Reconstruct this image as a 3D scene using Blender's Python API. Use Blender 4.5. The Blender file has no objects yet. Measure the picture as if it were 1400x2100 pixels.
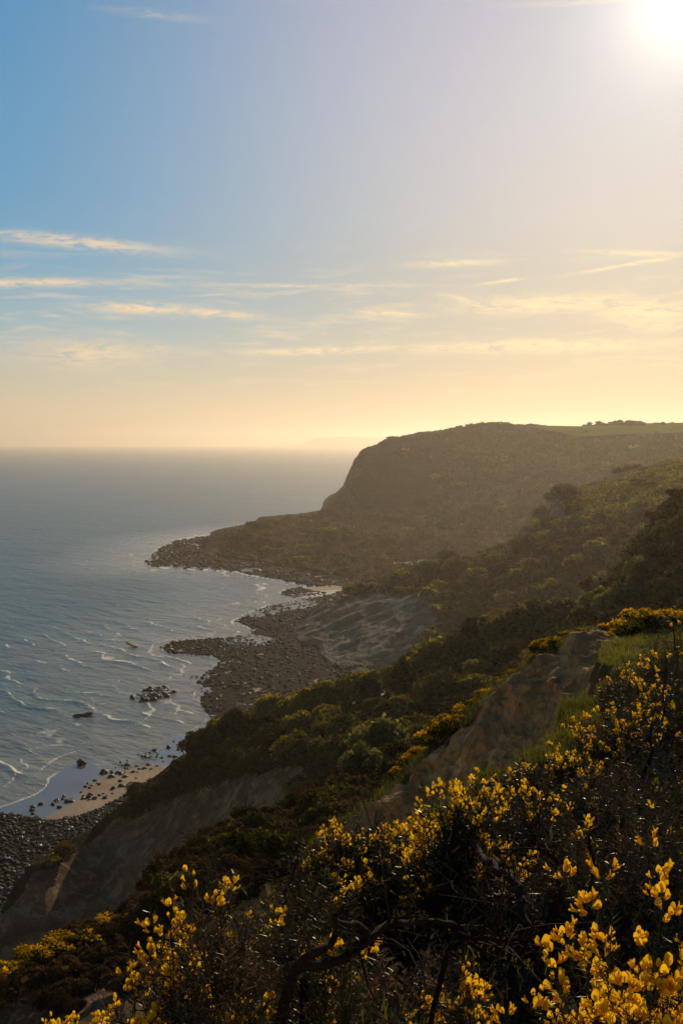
import bpy, math, random
import numpy as np
from mathutils import Vector

random.seed(7)
RNG = np.random.default_rng(7)
scn = bpy.context.scene
COL = scn.collection

# ------------------------------------------------------------------ camera
F_PX = 2300.0                 # focal length in photo pixels (photo 1400 x 2100)
EYE = 62.0                    # eye height above the sea
PITCH = math.atan((1050 - 907) / F_PX)
cam_d = bpy.data.cameras.new('camera')
cam = bpy.data.objects.new('camera', cam_d)
COL.objects.link(cam)
cam.location = (0, 0, EYE)
cam.rotation_euler = (math.pi / 2 - PITCH, 0, 0)
cam_d.sensor_fit = 'VERTICAL'
cam_d.sensor_height = 36.0
cam_d.lens = 36.0 * F_PX / 2100.0
cam_d.clip_start = 0.05
cam_d.clip_end = 200000.0
scn.camera = cam
cp, sp = math.cos(PITCH), math.sin(PITCH)


def ray(px, py):
    a = (np.asarray(px, float) - 700) / F_PX
    b = (1050 - np.asarray(py, float)) / F_PX
    return np.stack([a, cp + sp * b, -sp + cp * b], -1)


def at(px, py, D):
    """world point seen at a photo pixel, D metres ahead"""
    r = ray(px, py)
    return np.array([0, 0, EYE]) + r * (np.asarray(D, float) / r[..., 1])[..., None]


def project(P):
    d = P - np.array([0, 0, EYE])
    f = d[..., 1] * cp - d[..., 2] * sp
    u = d[..., 1] * sp + d[..., 2] * cp
    f = np.where(f < 1e-3, 1e-3, f)
    return 700 + F_PX * d[..., 0] / f, 1050 - F_PX * u / f


# ------------------------------------------------------------------ light
SUN_DIR = ray(1398, -2)
SUN_DIR = SUN_DIR / np.linalg.norm(SUN_DIR)
SUN_EL = math.asin(SUN_DIR[2])
SUN_AZ = math.atan2(SUN_DIR[0], SUN_DIR[1])
sun_d = bpy.data.lights.new('sun', 'SUN')
sun_d.energy = 3.8
sun_d.angle = math.radians(0.5)
sun_d.color = (1.0, 0.79, 0.52)
sun = bpy.data.objects.new('sun', sun_d)
COL.objects.link(sun)
sun.rotation_euler = Vector(SUN_DIR).to_track_quat('Z', 'Y').to_euler()
sun.location = (0, 0, 200)


def lin(r, g, b):
    f = lambda c: (c / 255 / 12.92) if c / 255 <= 0.04045 else ((c / 255 + 0.055) / 1.055) ** 2.4
    return (f(r), f(g), f(b), 1.0)


class NT:
    """small helper for node trees"""
    def __init__(s, tree):
        s.t = tree
        s.n = tree.nodes
        s.l = tree.links

    def node(s, typ, **kw):
        n = s.n.new(typ)
        for k, v in kw.items():
            setattr(n, k, v)
        return n

    def put(s, sock, v):
        if hasattr(v, 'is_output'):
            s.l.new(v, sock)
        else:
            sock.default_value = v

    def math(s, op, a, b=None, c=None, clamp=False):
        n = s.node('ShaderNodeMath', operation=op, use_clamp=clamp)
        s.put(n.inputs[0], a)
        if b is not None:
            s.put(n.inputs[1], b)
        if c is not None:
            s.put(n.inputs[2], c)
        return n.outputs[0]

    def vmath(s, op, a, b=None):
        n = s.node('ShaderNodeVectorMath', operation=op)
        s.put(n.inputs[0], a)
        if b is not None:
            s.put(n.inputs[1], b)
        return n.outputs['Value'] if op in ('DOT_PRODUCT', 'LENGTH') else n.outputs[0]

    def mrange(s, v, a, b, c=0.0, d=1.0, smooth=True):
        n = s.node('ShaderNodeMapRange', interpolation_type='SMOOTHSTEP' if smooth else 'LINEAR')
        s.put(n.inputs[0], v)
        for i, x in enumerate((a, b, c, d)):
            n.inputs[1 + i].default_value = x
        return n.outputs[0]

    def ramp(s, fac, stops, interp='LINEAR'):
        n = s.node('ShaderNodeValToRGB')
        r = n.color_ramp
        r.interpolation = interp
        while len(r.elements) < len(stops):
            r.elements.new(0.5)
        for e, (p, c) in zip(r.elements, stops):
            e.position = p
            e.color = c if len(c) == 4 else (*c, 1.0)
        s.put(n.inputs[0], fac)
        return n.outputs[0]

    def mix(s, f, a, b, mode='MIX'):
        n = s.node('ShaderNodeMixRGB', blend_type=mode)
        s.put(n.inputs[0], f)
        s.put(n.inputs[1], a)
        s.put(n.inputs[2], b)
        return n.outputs[0]

    def noise(s, vec, scale, detail=3.0, rough=0.55, dist=0.0):
        n = s.node('ShaderNodeTexNoise')
        if vec is not None:
            s.put(n.inputs['Vector'], vec)
        n.inputs['Scale'].default_value = scale
        n.inputs['Detail'].default_value = detail
        n.inputs['Roughness'].default_value = rough
        n.inputs['Distortion'].default_value = dist
        return n.outputs['Fac']

    def comb(s, x, y, z=0.0):
        n = s.node('ShaderNodeCombineXYZ')
        s.put(n.inputs[0], x)
        s.put(n.inputs[1], y)
        s.put(n.inputs[2], z)
        return n.outputs[0]


def build_world():
    w = bpy.data.worlds.new('World')
    scn.world = w
    w.use_nodes = True
    w.node_tree.nodes.clear()
    t = NT(w.node_tree)
    geo = t.node('ShaderNodeTexCoord').outputs['Generated']
    d = t.vmath('NORMALIZE', geo)
    sx = t.node('ShaderNodeSeparateXYZ')
    t.put(sx.inputs[0], d)
    x, y, z = sx.outputs
    el = t.math('MULTIPLY', t.math('ARCSINE', z), 180 / math.pi)
    az = t.math('MULTIPLY', t.math('ARCTAN2', x, y), 180 / math.pi)
    th = t.math('MULTIPLY', t.math('ARCCOSINE', t.math('MINIMUM', t.vmath('DOT_PRODUCT', d, tuple(SUN_DIR)), 0.999999)), 180 / math.pi)
    e90 = t.math('MULTIPLY', t.math('MAXIMUM', el, 0.0), 1 / 60.0)
    far = t.ramp(e90, [(0, lin(226, 206, 168)), (1.5 / 60, lin(226, 208, 172)), (3.4 / 60, lin(196, 198, 182)), (5.6 / 60, lin(154, 188, 200)),
                       (9 / 60, lin(104, 168, 204)), (12 / 60, lin(86, 160, 204)), (22 / 60, lin(56, 144, 196)),
                       (38 / 60, lin(62, 100, 138)), (1.0, lin(44, 66, 96))])
    near = t.ramp(e90, [(0, lin(196, 172, 134)), (3 / 60, lin(196, 174, 138)), (6.5 / 60, lin(184, 176, 158)),
                        (11 / 60, lin(182, 186, 188)), (16 / 60, lin(170, 181, 198)), (22 / 60, lin(160, 171, 196)),
                        (38 / 60, lin(110, 134, 160)), (1.0, lin(44, 66, 96))])
    f = t.mrange(th, 34.0, 7.0)
    base = t.mix(f, far, near)
    # lavender veil round the sun
    veil = t.mrange(th, 24.0, 12.0)
    veil2 = t.math('MULTIPLY', t.math('MULTIPLY', veil, t.mrange(th, 4.0, 13.0)), t.mrange(el, 8.0, 15.0))
    base = t.mix(t.math('MULTIPLY', veil2, 0.15), base, lin(196, 184, 212))
    # real sky model blended in
    sky = t.node('ShaderNodeTexSky', sky_type='NISHITA')
    sky.sun_disc = False
    sky.sun_elevation = SUN_EL
    sky.sun_rotation = SUN_AZ
    sky.dust_density = 2.5
    sky.altitude = 60
    sk = t.vmath('MULTIPLY', sky.outputs[0], (0.025, 0.025, 0.025))
    base = t.mix(0.15, base, sk)
    dim = t.mrange(th, 40.0, 105.0)
    base = t.mix(dim, base, (0.78, 0.59, 0.415, 1), 'MULTIPLY')
    # clouds: thin stretched cirrus
    warp = t.noise(t.comb(t.math('MULTIPLY', az, 0.10), t.math('MULTIPLY', el, 0.35), 3.1), 1.0, 3.0)
    elw = t.math('ADD', el, t.math('MULTIPLY', t.math('SUBTRACT', warp, 0.5), 1.1))
    n1 = t.noise(t.comb(t.math('MULTIPLY', az, 0.16), t.math('MULTIPLY', elw, 1.25), 0.0), 1.0, 6.0, 0.6, 0.3)
    n2 = t.noise(t.comb(t.math('MULTIPLY', az, 0.55), t.math('MULTIPLY', elw, 3.6), 7.0), 1.0, 6.0, 0.65, 0.4)
    nn = t.math('ADD', t.math('MULTIPLY', n1, 0.72), t.math('MULTIPLY', n2, 0.28))
    env = t.math('MULTIPLY', t.mrange(el, 1.4, 4.4), t.mrange(el, 10.6, 7.0))
    thr = t.mrange(nn, 0.47, 0.70)
    c_all = t.math('MULTIPLY', t.math('MULTIPLY', thr, env), 0.50)
    # placed streaks (photo pixel centre, half sizes in degrees, slope)
    streaks = [(150, 497, 4.4, .30, -.06, .85), (50, 580, 4.6, .22, .03, .85), (290, 633, 2.6, .28, -.01, .95), (430, 644, 3.0, .22, -.07, .85),
               (1130, 622, 4.5, .5, .02, .85), (1330, 640, 2.8, .8, -.15, .95), (930, 541, 2.2, .18, .02, .7), (1320, 520, 2.4, .12, -.06, .9),
               (1310, 538, 2.8, .09, .13, 1.0), (1030, 577, 1.1, .07, .13, .9), (800, 644, 1.6, .13, -.06, .95), (640, 586, 5.5, .10, -.01, .6),
               (970, 622, 1.6, .2, -.22, .9), (650, 718, 4.5, .2, .03, .85), (1100, 712, 7., .34, .0, .9), (180, 725, 3.2, .75, .0, .75),
               (430, 606, 1.2, .05, .06, .6), (320, 718, 1.0, .25, 0., .55), (320, 30, 2.2, .18, -.05, .25), (110, 650, .7, .08, 0., .5), (1180, 4, 3., .12, 0., .3)]
    acc = c_all
    fine = t.mrange(t.noise(t.comb(t.math('MULTIPLY', az, 0.75), t.math('MULTIPLY', elw, 3.2), 1.7), 1.0, 7.0, 0.68, 0.6), 0.30, 0.60)
    for (px, py, w_, h_, sl, st) in streaks:
        r = ray(px, py)
        r = r / np.linalg.norm(r)
        a0 = math.degrees(math.atan2(r[0], r[1]))
        e0 = math.degrees(math.asin(r[2]))
        du = t.math('SUBTRACT', az, a0)
        dv = t.math('SUBTRACT', t.math('SUBTRACT', t.math('ADD', t.math('MULTIPLY', elw, .35), t.math('MULTIPLY', el, .65)), e0), t.math('MULTIPLY', du, sl))
        q = t.math('ADD', t.math('POWER', t.math('ABSOLUTE', t.math('DIVIDE', du, w_)), 2.0),
                   t.math('POWER', t.math('ABSOLUTE', t.math('DIVIDE', dv, h_)), 2.0))
        g = t.math('MULTIPLY', t.math('MULTIPLY', t.math('EXPONENT', t.math('MULTIPLY', q, -1.0)), st), fine)
        acc = t.math('MAXIMUM', acc, g)
    ccol = t.mix(t.mrange(th, 34.0, 10.0), lin(246, 216, 176), (1.0, .80, .46, 1))
    base = t.mix(acc, base, ccol)
    # aureole of the sun
    g1 = t.math('EXPONENT', t.math('DIVIDE', th, -1.9))
    g2 = t.math('EXPONENT', t.math('DIVIDE', th, -4.5))
    glow = t.math('ADD', t.math('MULTIPLY', g1, 1.15), t.math('MULTIPLY', g2, 0.10))
    gl = t.node('ShaderNodeVectorMath', operation='SCALE')
    gl.inputs[0].default_value = (1.0, 0.90, 0.68)
    t.put(gl.inputs['Scale'], glow)
    tot = t.vmath('ADD', base, gl.outputs[0])
    bg = t.node('ShaderNodeBackground')
    t.put(bg.inputs['Color'], tot)
    bg.inputs['Strength'].default_value = 1.0
    out = t.node('ShaderNodeOutputWorld')
    t.l.new(bg.outputs[0], out.inputs['Surface'])


build_world()
vs = scn.view_settings
vs.view_transform = 'Standard'
vs.look = 'None'
vs.exposure = 0.0
vs.gamma = 1.0
vs.use_curve_mapping = False
cy = scn.cycles
cy.max_bounces = 5
cy.diffuse_bounces = 2
cy.glossy_bounces = 2
cy.transmission_bounces = 3
cy.transparent_max_bounces = 6
cy.volume_bounces = 0
cy.caustics_reflective = False
cy.caustics_refractive = False
cy.sample_clamp_indirect = 4.0
try:
    cy.use_denoising = True
except Exception:
    pass


# ------------------------------------------------------------------ noise
def _h(ix, iy, iz, seed):
    n = (ix.astype(np.uint32) * np.uint32(374761393)) ^ (iy.astype(np.uint32) * np.uint32(668265263)) ^ (iz.astype(np.uint32) * np.uint32(2246822519)) ^ np.uint32((seed * 3266489917) & 0xffffffff)
    n = (n ^ (n >> np.uint32(13))) * np.uint32(1274126177)
    n = n ^ (n >> np.uint32(16))
    return (n & np.uint32(0xffff)).astype(np.float32) / 32767.5 - 1.0


def vnoise(P, seed=0):
    P = np.asarray(P, np.float64)
    i = np.floor(P).astype(np.int64)
    f = (P - i).astype(np.float32)
    f = f * f * f * (f * (f * 6 - 15) + 10)
    i = i.astype(np.int32).view(np.uint32)
    x0, y0, z0 = i[..., 0], i[..., 1], i[..., 2]
    o = np.uint32(1)
    fx, fy, fz = f[..., 0], f[..., 1], f[..., 2]
    L = lambda a, b, t: a + (b - a) * t
    c00 = L(_h(x0, y0, z0, seed), _h(x0 + o, y0, z0, seed), fx)
    c10 = L(_h(x0, y0 + o, z0, seed), _h(x0 + o, y0 + o, z0, seed), fx)
    c01 = L(_h(x0, y0, z0 + o, seed), _h(x0 + o, y0, z0 + o, seed), fx)
    c11 = L(_h(x0, y0 + o, z0 + o, seed), _h(x0 + o, y0 + o, z0 + o, seed), fx)
    return L(L(c00, c10, fy), L(c01, c11, fy), fz)


def fbm(P, scale, octv=4, seed=0, gain=0.5, ridged=False):
    P = np.asarray(P, np.float64) * (np.asarray(scale) if np.ndim(scale) else scale)
    a, s, tot = 1.0, 0.0, 0.0
    for k in range(octv):
        n = vnoise(P + 17.3 * k, seed + k)
        if ridged:
            n = 1 - 2 * np.abs(n)
        s = s + a * n
        tot += a
        a *= gain
        P = P * 2.03
    return s / tot


def inpoly(px, py, poly):
    px = np.asarray(px, float)
    py = np.asarray(py, float)
    ins = np.zeros(px.shape, bool)
    n = len(poly)
    for k in range(n):
        x1, y1 = poly[k]
        x2, y2 = poly[(k + 1) % n]
        if y1 == y2:
            continue
        c = ((y1 > py) != (y2 > py)) & (px < (x2 - x1) * (py - y1) / (y2 - y1) + x1)
        ins ^= c
    return ins


# ------------------------------------------------------------------ objects
def mesh_np(name, V, faces, attrs=None, smooth=False):
    """faces: array (n,k) or list of such arrays"""
    if isinstance(faces, np.ndarray):
        faces = [faces]
    faces = [np.asarray(f, np.int32) for f in faces if len(f)]
    me = bpy.data.meshes.new(name)
    V = np.asarray(V, np.float32)
    me.vertices.add(len(V))
    me.vertices.foreach_set('co', V.ravel())
    loops = np.concatenate([f.ravel() for f in faces])
    tot = np.concatenate([np.full(len(f), f.shape[1], np.int32) for f in faces])
    st = np.concatenate([[0], np.cumsum(tot)[:-1]]).astype(np.int32)
    me.loops.add(len(loops))
    me.loops.foreach_set('vertex_index', loops)
    me.polygons.add(len(tot))
    me.polygons.foreach_set('loop_start', st)
    me.polygons.foreach_set('loop_total', tot)
    if smooth:
        me.polygons.foreach_set('use_smooth', np.ones(len(tot), bool))
    for k, a in (attrs or {}).items():
        at_ = me.attributes.new(k, 'FLOAT', 'POINT')
        at_.data.foreach_set('value', np.asarray(a, np.float32).ravel())
    me.update(calc_edges=True)
    return me


def obj(name, me, mat=None, parent=None):
    o = bpy.data.objects.new(name, me)
    COL.objects.link(o)
    if mat is not None and me is not None and not me.materials:
        me.materials.append(mat)
    if parent is not None:
        o.parent = parent
    return o


def tag(o, label=None, cat=None, group=None, kind=None):
    for k, v in (('label', label), ('category', cat), ('group', group), ('kind', kind)):
        if v:
            o[k] = v
    return o


def thing(name, label, cat, loc=(0, 0, 0), rz=0.0, group=None):
    o = bpy.data.objects.new(name, None)
    COL.objects.link(o)
    o.location = loc
    o.rotation_euler = (0, 0, rz)
    o.empty_display_size = 0.2
    return tag(o, label, cat, group)


def dup(src, loc, rz=0.0, sc=1.0, label=None, group=None):
    c = src.copy()
    COL.objects.link(c)
    c.location = loc
    c.rotation_euler = (0, 0, rz)
    c.scale = (sc, sc, sc) if np.isscalar(sc) else sc
    if label:
        c['label'] = label
    if group:
        c['group'] = group
    for ch in list(src.children):
        k = ch.copy()
        COL.objects.link(k)
        k.parent = c
        for g in list(ch.children):
            m = g.copy()
            COL.objects.link(m)
            m.parent = k
    return c


def tube(pts, rad, sides=6, rough=0.0, rng=RNG):
    pts = np.asarray(pts, float)
    rad = np.broadcast_to(np.asarray(rad, float), (len(pts),))
    T = np.gradient(pts, axis=0)
    T /= np.linalg.norm(T, axis=1, keepdims=True) + 1e-9
    ref = np.array([0, 0, 1.0]) if abs(T[0, 2]) < 0.9 else np.array([1.0, 0, 0])
    A = np.cross(T, ref)
    A /= np.linalg.norm(A, axis=1, keepdims=True) + 1e-9
    B = np.cross(T, A)
    ang = np.arange(sides) * 2 * np.pi / sides
    rr = rad[:, None] * (1 + rough * rng.uniform(-1, 1, (len(pts), sides)))
    V = pts[:, None] + rr[..., None] * (np.cos(ang)[None, :, None] * A[:, None] + np.sin(ang)[None, :, None] * B[:, None])
    V = V.reshape(-1, 3)
    i, j = np.meshgrid(np.arange(len(pts) - 1), np.arange(sides), indexing='ij')
    a = i * sides + j
    b = i * sides + (j + 1) % sides
    Fq = np.stack([a, b, b + sides, a + sides], -1).reshape(-1, 4)
    return V, Fq


def smooth_path(pts, n):
    pts = np.asarray(pts, float)
    P = np.vstack([2 * pts[0] - pts[1], pts, 2 * pts[-1] - pts[-2]])
    t = np.linspace(0, len(pts) - 1 - 1e-6, n)
    k = t.astype(int)
    f = (t - k)[:, None]
    p0, p1, p2, p3 = P[k], P[k + 1], P[k + 2], P[k + 3]
    return 0.5 * (2 * p1 + (p2 - p0) * f + (2 * p0 - 5 * p1 + 4 * p2 - p3) * f ** 2 + (3 * p1 - p0 - 3 * p2 + p3) * f ** 3)


def merge(parts):
    Vs, Fs, o = [], [], 0
    for V, Fq in parts:
        Vs.append(V)
        Fs.append(Fq + o)
        o += len(V)
    return np.vstack(Vs), np.vstack(Fs)


def frames(d, rng, roll=True):
    """rotation matrices whose third column is d (n,3)"""
    d = d / (np.linalg.norm(d, axis=1, keepdims=True) + 1e-9)
    r = rng.normal(size=d.shape) if roll else np.tile([0, 0, 1.0], (len(d), 1)) + 1e-3 * rng.normal(size=d.shape)
    a = np.cross(r, d)
    a /= np.linalg.norm(a, axis=1, keepdims=True) + 1e-9
    b = np.cross(d, a)
    return np.stack([a, b, d], -1)


def stamp(V, Fq, pos, R, sc):
    """copy a small shape to many places: returns one vertex and one face array"""
    n = len(pos)
    sc = np.broadcast_to(np.asarray(sc, float), (n,)) if np.ndim(sc) < 2 else sc
    W = np.einsum('nij,vj->nvi', R, V) * (sc[:, None, None] if np.ndim(sc) == 1 else sc[:, None, :]) + pos[:, None, :]
    Fo = Fq[None] + (np.arange(n) * len(V))[:, None, None]
    return W.reshape(-1, 3), Fo.reshape(-1, Fq.shape[1])


# ------------------------------------------------------------------ materials
def new_mat(name):
    m = bpy.data.materials.new(name)
    m.use_nodes = True
    m.node_tree.nodes.clear()
    return m, NT(m.node_tree)


def finish(t, shader):
    o = t.node('ShaderNodeOutputMaterial')
    t.l.new(shader, o.inputs['Surface'])


def leaf_mat(name, stops, trans=0.4, tcol=None, rough=0.6, gloss=0.0, hue=0.0):
    """stops: list of colours picked by the per-leaf tint attribute"""
    m, t = new_mat(name)
    a = t.node('ShaderNodeAttribute', attribute_name='tint').outputs['Fac']
    oi = t.node('ShaderNodeObjectInfo').outputs['Random']
    n = len(stops)
    c = t.ramp(a, [(k / max(n - 1, 1), s) for k, s in enumerate(stops)])
    v = t.math('ADD', 0.55, t.math('MULTIPLY', oi, 0.9))
    hs = t.node('ShaderNodeHueSaturation')
    t.put(hs.inputs['Color'], c)
    t.put(hs.inputs['Value'], v)
    if hue:
        t.put(hs.inputs['Hue'], t.math('ADD', 0.5 - hue / 2, t.math('MULTIPLY', oi, hue)))
    c = hs.outputs[0]
    d = t.node('ShaderNodeBsdfDiffuse')
    t.put(d.inputs['Color'], c)
    tr = t.node('ShaderNodeBsdfTranslucent')
    t.put(tr.inputs['Color'], tcol if tcol is not None else t.mix(1.0, c, (1.5, 1.35, 0.7, 1), 'MULTIPLY'))
    mx = t.node('ShaderNodeMixShader')
    mx.inputs[0].default_value = trans
    t.l.new(d.outputs[0], mx.inputs[1])
    t.l.new(tr.outputs[0], mx.inputs[2])
    sh = mx.outputs[0]
    if gloss:
        g = t.node('ShaderNodeBsdfGlossy')
        g.inputs['Roughness'].default_value = rough
        g.inputs['Color'].default_value = (.9, .85, .75, 1)
        m2 = t.node('ShaderNodeMixShader')
        m2.inputs[0].default_value = gloss
        t.l.new(sh, m2.inputs[1])
        t.l.new(g.outputs[0], m2.inputs[2])
        sh = m2.outputs[0]
    finish(t, sh)
    return m


def bark_mat(name, c1, c2):
    m, t = new_mat(name)
    co = t.node('ShaderNodeTexCoord').outputs['Object']
    n = t.noise(co, 40.0, 5.0, 0.7)
    n2 = t.noise(co, 6.0, 3.0)
    c = t.mix(t.mrange(t.math('ADD', t.math('MULTIPLY', n, .6), t.math('MULTIPLY', n2, .4)), .35, .65), c1, c2)
    b = t.node('ShaderNodeBump')
    b.inputs['Strength'].default_value = 0.9
    b.inputs['Distance'].default_value = 0.01
    t.put(b.inputs['Height'], n)
    p = t.node('ShaderNodeBsdfPrincipled')
    t.put(p.inputs['Base Color'], c)
    p.inputs['Roughness'].default_value = 0.9
    p.inputs['Specular IOR Level'].default_value = 0.06
    t.l.new(b.outputs[0], p.inputs['Normal'])
    finish(t, p.outputs[0])
    return m


def earth_mat(name, veg_a, veg_b, bare_a, bare_b, scale, strata=0.0, bump=0.6, bumpd=0.3):
    """ground: 'bare' attribute mixes plant cover and naked earth"""
    m, t = new_mat(name)
    co = t.node('ShaderNodeNewGeometry').outputs['Position']
    at_ = t.node('ShaderNodeAttribute', attribute_name='bare').outputs['Fac']
    n1 = t.noise(co, scale, 6.0, 0.62)
    n2 = t.noise(co, scale * 6.3, 5.0, 0.65)
    nb = t.noise(co, scale * 0.23, 3.0)
    veg = t.mix(t.mrange(t.math('ADD', t.math('MULTIPLY', n1, .5), t.math('MULTIPLY', n2, .5)), .38, .62), veg_a, veg_b)
    st = t.node('ShaderNodeMapping')
    st.inputs['Scale'].default_value = (scale * 1.2, scale * 1.2, scale * 0.28)
    t.put(st.inputs['Vector'], co)
    gul = t.noise(st.outputs[0], 1.0, 7.0, 0.65, 0.5)
    mz = t.node('ShaderNodeMapping')
    mz.inputs['Scale'].default_value = (scale * .15, scale * .15, scale * 2.2)
    t.put(mz.inputs['Vector'], co)
    lay = t.noise(mz.outputs[0], 1.0, 5.0, 0.6)
    mixf = t.math('ADD', t.math('MULTIPLY', gul, 1.0 - strata), t.math('MULTIPLY', lay, strata))
    mixf = t.math('ADD', t.math('MULTIPLY', mixf, .75), t.math('MULTIPLY', nb, .25))
    bare = t.mix(t.mrange(mixf, .41, .59), bare_a, bare_b)
    bare = t.mix(t.math('MULTIPLY', t.mrange(n2, .50, .72), .55), bare, bare_a)
    bare = t.mix(t.math('MULTIPLY', t.mrange(nb, .48, .62), .45), bare, t.mix(.5, bare_a, veg_b))
    crack = t.mrange(t.math('ABSOLUTE', t.math('SUBTRACT', gul, .5)), .0, .035)
    bare = t.mix(t.math('MULTIPLY', t.math('SUBTRACT', 1.0, crack), .55), bare, t.mix(.7, bare_a, (0, 0, 0, 1)))
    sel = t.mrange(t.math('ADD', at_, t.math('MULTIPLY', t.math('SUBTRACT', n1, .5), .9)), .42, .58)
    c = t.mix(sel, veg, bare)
    b = t.node('ShaderNodeBump')
    b.inputs['Strength'].default_value = bump
    b.inputs['Distance'].default_value = bumpd
    t.put(b.inputs['Height'], t.math('ADD', t.math('MULTIPLY', gul, .6), t.math('MULTIPLY', n2, .4)))
    d = t.node('ShaderNodeBsdfPrincipled')
    t.put(d.inputs['Base Color'], c)
    d.inputs['Roughness'].default_value = 1.0
    d.inputs['Specular IOR Level'].default_value = 0.02
    t.l.new(b.outputs[0], d.inputs['Normal'])
    finish(t, d.outputs[0])
    return m


M = {}
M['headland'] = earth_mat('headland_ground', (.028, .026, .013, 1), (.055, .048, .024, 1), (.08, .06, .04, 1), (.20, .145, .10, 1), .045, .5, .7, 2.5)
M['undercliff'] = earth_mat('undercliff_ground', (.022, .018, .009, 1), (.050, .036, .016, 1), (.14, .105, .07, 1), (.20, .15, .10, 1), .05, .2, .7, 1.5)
M['slip'] = earth_mat('slip_ground', (.038, .038, .013, 1), (.10, .092, .030, 1), (.16, .135, .10, 1), (.36, .30, .23, 1), .20, .2, .8, 1.2)
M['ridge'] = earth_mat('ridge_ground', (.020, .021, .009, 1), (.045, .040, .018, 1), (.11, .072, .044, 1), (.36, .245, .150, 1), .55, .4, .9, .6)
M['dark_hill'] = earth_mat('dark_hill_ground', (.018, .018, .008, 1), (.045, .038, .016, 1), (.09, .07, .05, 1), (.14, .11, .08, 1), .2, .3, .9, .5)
M['spur'] = earth_mat('spur_ground', (.022, .017, .009, 1), (.048, .034, .018, 1), (.10, .062, .040, 1), (.27, .175, .115, 1), 1.4, .2, .9, .3)
M['face'] = earth_mat('sandy_face', (.040, .045, .014, 1), (.075, .068, .026, 1), (.36, .205, .090, 1), (.62, .385, .180, 1), 1.5, .2, .9, .12)
M['bank'] = earth_mat('bank_ground', (.030, .036, .010, 1), (.060, .060, .020, 1), (.06, .042, .025, 1), (.11, .075, .045, 1), 1.6, .0, .8, .05)
M['dark_leaf'] = leaf_mat('dark_leaf', [(.020, .023, .007), (.048, .050, .013), (.085, .078, .020)], .42)
M['olive_leaf'] = leaf_mat('olive_leaf', [(.046, .048, .009), (.135, .118, .022), (.26, .205, .036)], .55, hue=.03)  # olive foliage, brightened to put sunlit shrub tops into the colour
M['pale_leaf'] = leaf_mat('pale_leaf', [(.055, .060, .022), (.115, .112, .045), (.19, .175, .075)], .48, hue=.03)
M['brown_twig'] = leaf_mat('brown_twig', [(.030, .020, .011), (.062, .040, .021), (.12, .078, .040)], .25)
M['gorse_far'] = leaf_mat('gorse_far', [(.020, .023, .007), (.04, .042, .011), (.46, .27, .008), (.66, .42, .010)], .42)
M['gorse_rust'] = leaf_mat('gorse_rust', [(.040, .032, .010), (.11, .065, .012), (.22, .11, .012)], .35)
M['spine'] = leaf_mat('gorse_spines', [(.009, .012, .004), (.022, .026, .009), (.050, .053, .020)], .25, gloss=.05, rough=.35)
M['spine_brown'] = leaf_mat('dead_gorse_spines', [(.030, .019, .011), (.072, .045, .026), (.16, .105, .062)], .25, gloss=.05, rough=.4)
M['petal'] = leaf_mat('gorse_petal', [(.40, .17, .003), (.68, .36, .006), (.84, .52, .015)], .55, tcol=(.92, .55, .012, 1))
M['grass'] = leaf_mat('grass_blade', [(.045, .056, .013), (.085, .095, .022), (.20, .175, .070)], .5)
M['bark'] = bark_mat('gorse_bark', (.012, .008, .005, 1), (.055, .038, .025, 1))
M['wood'] = bark_mat('shrub_wood', (.020, .016, .011, 1), (.055, .042, .028, 1))
M['grey_wood'] = bark_mat('bleached_wood', (.10, .075, .055, 1), (.26, .21, .16, 1))


def rock_mat(name, a, b, wet=.45):
    m, t = new_mat(name)
    co = t.node('ShaderNodeNewGeometry').outputs['Position']
    oi = t.node('ShaderNodeAttribute', attribute_name='tint').outputs['Fac']
    n = t.noise(co, 2.2, 5.0, .65)
    c = t.mix(t.math('ADD', t.math('MULTIPLY', n, .6), t.math('MULTIPLY', oi, .5), clamp=True), a, b)
    p = t.node('ShaderNodeBsdfPrincipled')
    t.put(p.inputs['Base Color'], c)
    t.put(p.inputs['Roughness'], t.math('SUBTRACT', wet, t.math('MULTIPLY', t.mrange(oi,   .86, .97), wet * .42)))
    p.inputs['Specular IOR Level'].default_value = 0.22
    bm = t.node('ShaderNodeBump')
    bm.inputs['Strength'].default_value = .6
    bm.inputs['Distance'].default_value = .12
    t.put(bm.inputs['Height'], n)
    t.l.new(bm.outputs[0], p.inputs['Normal'])
    finish(t, p.outputs[0])
    return m


M['hazy_chalk'] = rock_mat('hazy_chalk_cliff', (.55, .52, .46, 1), (.72, .69, .62, 1), .9)  # pale cape rock; extra distance haze is put into this tone
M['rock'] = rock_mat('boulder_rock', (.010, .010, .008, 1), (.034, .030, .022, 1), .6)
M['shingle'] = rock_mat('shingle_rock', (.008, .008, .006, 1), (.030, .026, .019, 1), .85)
M['shingle'].node_tree.nodes['Principled BSDF'].inputs['Specular IOR Level'].default_value = .22
M['rock_light'] = rock_mat('pale_rock', (.10, .08, .06, 1), (.20, .16, .12, 1), .7)


# ------------------------------------------------------------------ terrain lofts
def W(row):
    r = np.array(row, float)
    return at(r[:, 0], r[:, 1], r[:, 2])


def resample(P, n):
    px, py = project(P)
    s = np.concatenate([[0], np.cumsum(np.hypot(np.diff(px), np.diff(py)) + 1e-3)])
    s /= s[-1]
    u = np.linspace(0, 1, n)
    Q = np.stack([np.interp(u, s, P[:, k]) for k in range(3)], -1)
    return Q


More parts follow.
